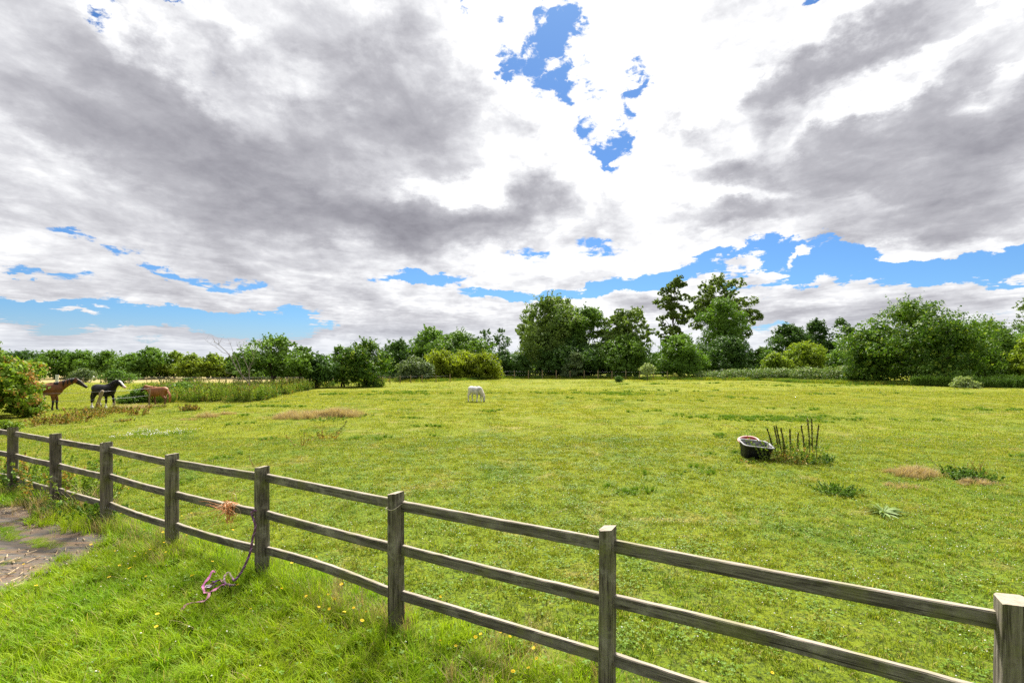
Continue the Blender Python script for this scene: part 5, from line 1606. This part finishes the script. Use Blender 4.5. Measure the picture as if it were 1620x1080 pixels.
def build_fences():
    # stock fence by the horses, with one leaning stake
    Z = 22.8
    pts = [at(p, z) for p, z in ((-60, 20.5), (70, 21.9))]
    stock_fence('wire_fence', 'sagging wire stock fence running in front of the three horses', pts + [at(158, 23.2), at(236, 25.6)], .9, .035, (.55, .92), M['stake'], wr=.0045)
    p = at(158, 23.0)
    s = 23.0 / F_PX
    me = MB().tube([(-7 * s, 0, -.1), (-3 * s, 0, .35), (3 * s, 0, .86), (4.5 * s, 0, .98)], [.085, .075, .062, .055], 9).mesh('stake', M['stake'], True)
    tag(obj('leaning_stake', me, None, p), 'pale leaning timber stake standing before the black horse', 'stake')
    p = at(180, 23.6)
    me = MB().tube([(-2 * s, 0, -.1), (0, 0, .2), (2 * s, 0, .45)], [.05, .042, .03], 8).mesh('stub', M['stake'], True)
    tag(obj('broken_stake', me, None, p), 'short brown broken stake right of the leaning stake', 'stake')
    p = gpix(405, 619)
    me = MB().tube([(0, 0, -.1), (.02, 0, .85)], [.09, .08], 9).mesh('stump_post', plain('dark_old_wood', (.07, .05, .035), .9), True)
    tag(obj('old_post', me, None, p), 'dark old wooden post in the weeds beside the dead tree', 'post')
    # far fences of the left meadow
    stock_fence('meadow_fence', 'thin post and wire fence across the middle of the left meadow', [at(px, 94 - i * .6) for i, px in enumerate(range(60, 660, 36))], 1.25, .055, (.6, 1.15), M['stake'], wr=.012)
    stock_fence('hay_field_fence', 'post and rail fence at the edge of the cut hay beyond the meadow', [at(px, 106) for px in range(190, 660, 42)], 1.2, .06, (.5, 1.05), M['stake'], wr=.03)
    stock_fence('boundary_fence', 'stock fence of grey stakes in front of the central poplars', [at(px, 66.5 - i * .25) for i, px in enumerate(range(770, 1060, 22))], 1.15, .06, (.5, 1.0), M['stake'], wr=.004)
    stock_fence('hedge_fence', 'short fence of rough stakes below the grey green bush', [at(px, 52 + i * .6) for i, px in enumerate((605, 617, 633, 650, 668, 690, 712))], .9, .05, (.75,), M['stake'], wr=.003)
    # white marker post by the bay horse with a rail
    b = at(90, 58)
    root = empty('gate_post', b, 'short pale post with a slanting white rail behind the bay horse', 'post')
    wm = plain('flaking_white_paint', (.55, .55, .52), .7)
    s = 58 / F_PX
    obj('post', MB().tube([(0, 0, -.1), (0, 0, 1.35)], [.16, .15], 8).mesh('post', wm), root)
    obj('rail', MB().tube([(48 * s, .3, .35), (55 * s, .3, 1.15)], [.08, .08], 6).mesh('rail', wm), root)
    # planted trough
    b = at(297, 92); s = 92 / F_PX
    root = empty('trough', b, 'pale stone trough topped with green plants standing in the left meadow', 'trough')
    V, F_ = loft([[(x, y, 0) for x, y in rounded_rect(8 * s, .5, .1)], [(x, y, .75) for x, y in rounded_rect(8.6 * s, .55, .1)], [(x, y, .75) for x, y in rounded_rect(7.8 * s, .45, .1)], [(x, y, .6) for x, y in rounded_rect(7.6 * s, .4, .1)]])
    n = len(rounded_rect(1, 1, .1)); F_.append([3 * n + j for j in range(n)])
    obj('basin', MB().add(V, F_).mesh('basin', plain('pale_stone', (.48, .45, .40), .9)), root)
    rng = np.random.default_rng(4); C = np.stack([rng.uniform(-7.5 * s, 7.5 * s, 700), rng.uniform(-.4, .4, 700), .65 + rng.uniform(0, .55, 700) ** 1.0], 1)
    V = leaves_np(C, np.tile([0, -.3, 1.], (700, 1)), .10, rng)
    obj('plants', mesh_np('plants', V, np.arange(len(V)).reshape(-1, 4), LM['mid']), root)
    # street lamp behind the great hawthorn
    b = at(1389, 100); top = hgt(497, 100) - b.z; s = 100 / F_PX
    root = empty('street_lamp', b, 'grey street lamp whose head shows above the great hawthorn left side', 'street lamp')
    gm = plain('lamp_grey', (.18, .19, .2), .5, .4, var=.1)
    obj('pole', MB().tube([(0, 0, 0), (0, 0, 4), (0, 0, top)], [.12, .1, .08], 8).mesh('pole', gm, True), root)
    obj('lamp_head', MB().box((-.55, 0, top + .02), (1.1, .3, .13)).mesh('lamp_head', gm), root)
build_fences()

# ================================================================== horses
def sweep(mb, pts, rx, rz, k=14, up=(0, 0, 1)):
    """elliptical sweep: rx across (sideways), rz in the plane of the body"""
    P = [Vector(p) for p in pts]
    V = []
    for i, p in enumerate(P):
        d = (P[min(i + 1, len(P) - 1)] - P[max(i - 1, 0)]).normalized()
        side = Vector((0, 1, 0)); side = (side - d * side.dot(d)).normalized()
        w = d.cross(side)
        for j in range(k):
            a = 2 * math.pi * j / k
            V.append(tuple(p + side * math.cos(a) * rx[i] + w * math.sin(a) * rz[i]))
    n = len(P)
    F_ = [[i * k + j, i * k + (j + 1) % k, (i + 1) * k + (j + 1) % k, (i + 1) * k + j] for i in range(n - 1) for j in range(k)]
    F_ += [list(range(k))[::-1], [(n - 1) * k + j for j in range(k)]]
    mb.add(V, F_)

def smooth_path(cols, n=5):
    """cols: list of tuples (x,y,z,r1,r2) -> densified"""
    out = []
    A = [np.array(c, float) for c in cols]; A = [2 * A[0] - A[1]] + A + [2 * A[-1] - A[-2]]
    for s in range(len(A) - 3):
        for q in range(n):
            t = q / n; a, b, c, d = A[s:s + 4]
            out.append(0.5 * ((2 * b) + (c - a) * t + (2 * a - 5 * b + 4 * c - d) * t * t + (3 * b - a - 3 * c + d) * t ** 3))
    out.append(A[-2])
    return out

def make_horse(label, pos, rz, hw, neck, coat, colour_fn, mats, mane_mat, tail_mat, legs, group=None, build=1.0, kinds='horse', hair=1.0, feather=0.0, mane_side=1, head_yaw=0.0, belly=0.0, lw=1.12, tail_out=.10):
    """hw: withers height in m. neck: list of (x, z, half-depth, half-width) in unit horse from shoulder to muzzle; legs: foot x offsets"""
    root = empty(kinds, pos, label, kinds, group, rz)
    mb = MB()
    B = build
    def sw(cols, n=5, k=14):
        S = smooth_path(cols, n)
        sweep(mb, [s[:3] for s in S], [max(.004, s[3]) for s in S], [max(.004, s[4]) for s in S], k)
    # unit: withers z = 1; body from rump x=-.52 to breast x=.45
    bl = belly
    sw([(-.56, 0, .74, .05, .08), (-.53, 0, .77, .12 * B, .15), (-.43, 0, .79, .165 * B, .195), (-.28, 0, .775 - bl * .8, .172 * B, .20 + bl * .8), (-.08, 0, .765 - bl, .178 * B, .205 + bl), (.12, 0, .745 - bl, .172 * B, .215 + bl),
        (.28, 0, .745, .155 * B, .225), (.40, 0, .755, .125 * B, .185), (.475, 0, .745, .07, .11)])
    sw([(.30, 0, .86, .05, .10), (.17, 0, .92, .045, .085), (.02, 0, .88, .06, .09)], 4)           # withers
    # neck
    nk = [(.30, 0, .80, .115 * B, .19)] + [(x, y, z, w, d) for (x, y, z, w, d) in neck['neck']]
    sw(nk, 5)
    sw(neck['head'], 5, 12)
    # ears
    ex, ey, ez = neck['poll']; hd = Vector(neck['dir']).normalized(); upv = Vector(neck['up']).normalized(); sdv = hd.cross(upv).normalized()
    for s in (-1, 1):
        b = Vector((ex, ey, ez)) + sdv * s * .035
        e = b + upv * .105 + hd * .015 + sdv * s * .02
        sweep(mb, [b - upv * .02, b + upv * .04, e], [.018, .022, .004], [.012, .014, .004], 8)
    # legs: hip/shoulder, joints
    for (front, s, dx, liftk) in legs:
        y = .095 * s * B
        w_ = lambda cols: [(c[0], c[1], c[2], c[3] * (lw if c[2] < .5 else 1), c[4] * (lw if c[2] < .5 else 1)) for c in cols]
        if front:
            top = (.27, y * .9, .66); el = (.235 + dx * .15, y, .545); kn = (.26 + dx * .55, y, .30); fet = (.25 + dx * .9, y, .085); hoof = (.27 + dx, y, .0)
            sw(w_([(top[0], top[1], top[2] + .1, .05, .11), (*top, .066, .115), (*el, .052, .075), (kn[0], kn[1], .40, .036, .046), (*kn, .034, .039), (kn[0] * .5 + fet[0] * .5, y, .19, .023, .027), (*fet, .027, .031), (fet[0] + .015, y, .045, .026, .028), (hoof[0], y, .012, .034, .040), (hoof[0] + .004, y, 0, .036, .043)]), 4, 10)
        else:
            st = (-.36 + dx * .15, y * .95, .62); hk = (-.50 + dx * .65, y, .345); fet = (-.47 + dx, y, .085); hoof = (-.445 + dx, y, 0)
            sw(w_([(-.40, y * .8, .78, .08, .13), (-.385 + dx * .05, y * .95, .66, .078, .14), (-.375 + dx * .25, y, .545, .056, .098), (-.43 + dx * .45, y, .44, .036, .055), (*hk, .032, .044), (hk[0] * .5 + fet[0] * .5 + .0, y, .21, .024, .029), (*fet, .028, .032), (fet[0] + .016, y, .045, .026, .028), (hoof[0], y, .012, .034, .040), (hoof[0] + .004, y, 0, .036, .043)]), 4, 10)
        if feather:
            f = mb.v[-1]
            sweep(mb, [(fet[0] - .01, y, .14), (fet[0] - .005, y, .07), (fet[0], y, .02)], [.028, .050, .058], [.03, .056, .062], 10)
    me = mb.mesh('body', mats)
    o = obj('body', me, root)
    rm = o.modifiers.new('r', 'REMESH'); rm.mode = 'VOXEL'; rm.voxel_size = .0135; rm.use_smooth_shade = True
    sm = o.modifiers.new('s', 'SMOOTH'); sm.factor = .5; sm.iterations = 4
    dg = bpy.context.evaluated_depsgraph_get(); dg.update()
    nm = bpy.data.meshes.new_from_object(o.evaluated_get(dg))
    o.modifiers.clear(); old = o.data; o.data = nm; bpy.data.meshes.remove(old); nm.name = 'body'
    nm.materials.clear()
    for m in mats: nm.materials.append(m)
    n = len(nm.polygons); c = np.empty(n * 3, np.float32); nm.polygons.foreach_get('center', c); c = c.reshape(-1, 3)
    nm.polygons.foreach_set('material_index', np.array([colour_fn(*p) for p in c], np.int32))
    nm.polygons.foreach_set('use_smooth', np.ones(n, bool))
    co = np.empty(len(nm.vertices) * 3, np.float32); nm.vertices.foreach_get('co', co); nm.vertices.foreach_set('co', co * hw); nm.update()
    # eyes
    for s in (-1, 1):
        e = (Vector(neck['eye']) + sdv * s * neck.get('eyew', .043)) * hw
        V = []; F_ = []
        for i in range(1, 5):
            for j in range(8):
                V.append(tuple(e + Vector((math.sin(math.pi * i / 5) * math.cos(j * .785), math.sin(math.pi * i / 5) * math.sin(j * .785), math.cos(math.pi * i / 5))) * .016 * hw))
        F_ = [[i * 8 + j, i * 8 + (j + 1) % 8, (i + 1) * 8 + (j + 1) % 8, (i + 1) * 8 + j] for i in range(3) for j in range(8)] + [list(range(8)), [24 + j for j in range(8)]]
        obj('eye', MB().add(V, F_).mesh('eye', HM['eye'], True), root)
    # mane: locks falling from the crest
    rr = random.Random(int(hw * 100) + len(label))
    crest = smooth_path([(p[0], p[1], p[2], 0, 0) for p in neck['crest']], 10)
    mm = MB()
    for i in range(int(110 * hair)):
        t = rr.uniform(0, .999) * (len(crest) - 1); k = int(t); a = Vector(crest[k][:3]).lerp(Vector(crest[min(k + 1, len(crest) - 1)][:3]), t - k)
        L = rr.uniform(.10, .19) * (0.6 + .6 * hair) ; s = mane_side if rr.random() < .85 else -mane_side
        a = a + Vector((rr.uniform(-.01, .01), 0, .0))
        m_ = a + Vector((rr.uniform(-.02, .02), s * .055, -.02)); e = a + Vector((rr.uniform(-.04, .04), s * rr.uniform(.075, .095), -L))
        m2 = (m_ + e) / 2 + Vector((0, s * .012, 0))
        mm.tube([p * hw for p in (a + Vector((0, -s * .01, -.01)), a + Vector((0, s * .01, .012)), m_, m2, e)], [.012 * hw, .014 * hw, .014 * hw, .011 * hw, .003 * hw], 5)
    for i in range(int(10 * hair)):          # forelock
        a = Vector((ex, ey, ez)) + upv * .02 + sdv * rr.uniform(-.02, .02); e = a + hd * rr.uniform(.08, .14) + upv * .01 + sdv * rr.uniform(-.03, .03)
        mm.tube([a * hw, ((a + e) / 2 + upv * .02) * hw, e * hw], [.01 * hw, .012 * hw, .003 * hw], 5)
    obj('mane', mm.mesh('mane', mane_mat, True), root)
    tl = MB()
    for i in range(int(60 * max(hair, .8))):
        a = Vector((-.555, rr.uniform(-.022, .022), .87)); L = rr.uniform(.5, .74)
        w = rr.uniform(-1, 1) * .05
        tl.tube([p * hw for p in (a + Vector((.03, 0, -.02)), a + Vector((-.035, w * .2, -.03)), a + Vector((-.055 - tail_out * .3, w * .7, -.17)), a + Vector((-.05 - tail_out * .8 + rr.uniform(-.025, .025), w, -L * .6)), a + Vector((-.03 - tail_out + rr.uniform(-.04, .04), w * 1.2, -L)))],
                [.014 * hw, .018 * hw, .017 * hw, .015 * hw, .003 * hw], 5)
    obj('tail', tl.mesh('tail', tail_mat, True), root)
    return root

def coat(name, a, b, rough=.55, scale=3.0, sheen=.35):
    m, g, o = new_mat(name)
    tc = g.add('ShaderNodeTexCoord').outputs['Object']
    n = g.noise(tc, scale, 5, .6); f = g.noise(g.mapping(tc, scale=(40, 40, 14)), 2, 3, .6)
    c = g.mix(g.smooth(n, .35, .65), a, b)
    princ(g, o, c, rough, sheen, f, .25, .01)
    return m

def turned(head, neck_end, yaw):
    """swing the head columns about the poll"""
    c, s = math.cos(yaw), math.sin(yaw); out = []
    for h in head:
        x, y = h[0] - neck_end[0], h[1] - neck_end[1]
        out.append((neck_end[0] + x * c - y * s, neck_end[1] + x * s + y * c) + tuple(h[2:]))
    return out

HM = {}
def build_horses():
    HM['eye'] = plain('dark_eye', (.01, .008, .006), .15, .6, var=.1)
    hoof = plain('hoof_horn', (.06, .05, .04), .6)
    white = coat('white_hair', (.62, .58, .53), (.78, .75, .70), .7)
    black = coat('black_coat', (.006, .005, .006), (.018, .016, .018), .55, sheen=.2)
    blackmane = coat('black_mane', (.006, .005, .005), (.022, .018, .018), .6)
    bay = coat('bay_coat', (.13, .045, .016), (.23, .085, .028), .5)
    baydark = coat('bay_points', (.012, .009, .008), (.035, .022, .016), .55)
    chest = coat('chestnut_coat', (.22, .085, .032), (.36, .15, .06), .6)
    chestd = coat('chestnut_legs', (.10, .045, .022), (.17, .075, .035), .6)
    flax = coat('reddish_tail', (.32, .12, .06), (.50, .22, .12), .65)
    grey = coat('grey_white_coat', (.34, .335, .34), (.66, .64, .62), .7, 4)
    cream = coat('cream_mane', (.62, .56, .46), (.80, .75, .64), .75)
    muz = coat('grey_muzzle', (.05, .05, .055), (.12, .12, .13), .6)
    pink = coat('pink_muzzle', (.55, .36, .32), (.70, .52, .47), .6)

    LEGS = [(True, 1, .03, 0), (True, -1, -.05, 0), (False, 1, .02, 0), (False, -1, -.06, 0)]
    # ---- bay: head stretched forward, slightly low
    nk = dict(neck=[(.42, 0, .87, .085, .165), (.56, 0, .955, .065, .125), (.70, 0, 1.02, .055, .10), (.80, 0, 1.05, .05, .085)],
              head=[(.78, 0, 1.05, .045, .075), (.84, 0, 1.045, .058, .088), (.92, 0, .985, .055, .085), (1.00, 0, .915, .043, .066), (1.07, 0, .855, .036, .052), (1.13, 0, .81, .038, .050), (1.155, 0, .79, .025, .032)],
              poll=(.80, 0, 1.12), dir=(.80, 0, -.6), up=(.5, 0, .85), eye=(.895, 0, 1.02), crest=[(.22, 0, .99), (.36, 0, 1.01), (.55, 0, 1.075), (.72, 0, 1.125), (.80, 0, 1.13)])
    def fbay(x, y, z):
        if z < .03: return 2
        if z < .36 and abs(y) > .02 and x < .5: return 1
        if x > .80 and x + (z - 1) * -.5 > .86: return 1
        return 0
    Z = 23.4
    make_horse('bay horse with black mane stretching its head over the wire by the elder shrub', at(72, Z), R(27), 1.36, nk, None, fbay, [bay, baydark, hoof], blackmane, blackmane, LEGS)

    # ---- black cob with white blaze and white feathered legs
    nk = dict(neck=[(.42, 0, .88, .10, .185), (.55, 0, .975, .085, .15), (.67, 0, 1.035, .07, .125), (.74, 0, 1.055, .062, .10)])
    head = [(q[0] + .11, 0, q[2] - .155, q[3], q[4]) for q in [(.60, 0, 1.20, .05, .08), (.65, 0, 1.21, .066, .095), (.73, 0, 1.165, .062, .092), (.82, 0, 1.105, .048, .072), (.90, 0, 1.055, .042, .058), (.965, 0, 1.02, .044, .056), (.99, 0, 1.00, .03, .036)]]
    nk.update(head=head, poll=(.71, 0, 1.125), dir=(.85, 0, -.52), up=(.35, 0, .93), eye=(.825, 0, 1.04), crest=[(.22, 0, 1.0), (.36, 0, 1.05), (.50, 0, 1.11), (.63, 0, 1.155), (.72, 0, 1.155)], eyew=.05)
    def fblk(x, y, z):
        if z < .02: return 2
        if z < .22: return 1
        if x > .77 and z > .7:
            # blaze down the front of the face and over the muzzle
            top = 1.15 - (x - .76) * .60
            if x > 1.01: return 3
            if z > top - .055 and abs(y) < .04: return 1
        return 0
    make_horse('black cob with white blaze and white feathered legs standing behind the leaning stake', at(166, 24.4), R(-15), 1.24, nk, None, fblk, [black, white, hoof, pink], blackmane, blackmane,
               [(True, 1, .05, 0), (True, -1, -.04, 0), (False, 1, .05, 0), (False, -1, -.07, 0)], build=1.28, feather=1, hair=1.15, belly=.03)

    # ---- chestnut pony seen from behind, walking left and away
    nk = dict(neck=[(.42, 0, .84, .10, .165), (.54, 0, .90, .08, .13), (.64, 0, .94, .068, .11)],
              head=[(.62, 0, .94, .05, .08), (.68, 0, .94, .066, .092), (.76, 0, .87, .06, .09), (.83, 0, .79, .048, .07), (.89, 0, .72, .045, .058), (.92, 0, .69, .03, .036)],
              poll=(.65, 0, 1.03), dir=(.65, 0, -.75), up=(.6, 0, .8), eye=(.74, 0, .91), crest=[(.22, 0, .98), (.36, 0, .99), (.50, 0, 1.02), (.64, 0, 1.05)])
    def fch(x, y, z):
        if z < .03: return 2
        if z < .40: return 1
        if x > .70: return 3
        return 0
    make_horse('small chestnut pony with long reddish tail walking left before the brambles', at(248, 26.0), R(176), 1.0, nk, None, fch, [chest, chestd, hoof, baydark], chest, flax,
               [(True, 1, .10, 0), (True, -1, -.08, 0), (False, 1, -.10, 0), (False, -1, .10, 0)], build=1.2, lw=1.3, hair=1.1, tail_out=.16, belly=.045)

    # ---- white pony grazing, three quarter view
    nk = dict(neck=[(.42, 0, .72, .105, .165), (.54, 0, .58, .082, .135), (.62, 0, .44, .07, .11), (.66, 0, .34, .062, .095)],
              head=[(.65, 0, .36, .05, .08), (.68, 0, .32, .068, .095), (.70, 0, .235, .062, .092), (.705, 0, .15, .05, .07), (.705, 0, .075, .046, .058), (.70, 0, .03, .045, .05), (.70, 0, .012, .03, .035)],
              poll=(.70, 0, .41), dir=(.1, 0, -1), up=(.95, 0, .25), eye=(.725, 0, .27), crest=[(.24, 0, .97), (.40, 0, .92), (.56, 0, .76), (.68, 0, .56), (.74, 0, .42)], eyew=.052)
    def fwh(x, y, z):
        if z < .03 and x < .5: return 2
        if x > .58 and z < .085: return 1
        if x > .60 and z < .34 and x < .78: return 3
        return 0
    make_horse('small white pony grazing alone in the middle of the paddock', at(753, 28.6), R(-40), .93, nk, None, fwh, [grey, muz, hoof, coat('blue_grey_face', (.30, .31, .34), (.50, .51, .54), .7)], cream, cream,
               [(True, 1, .08, 0), (True, -1, -.05, 0), (False, 1, .03, 0), (False, -1, -.08, 0)], build=1.4, lw=1.35, hair=1.1, mane_side=-1, belly=.06)
build_horses()
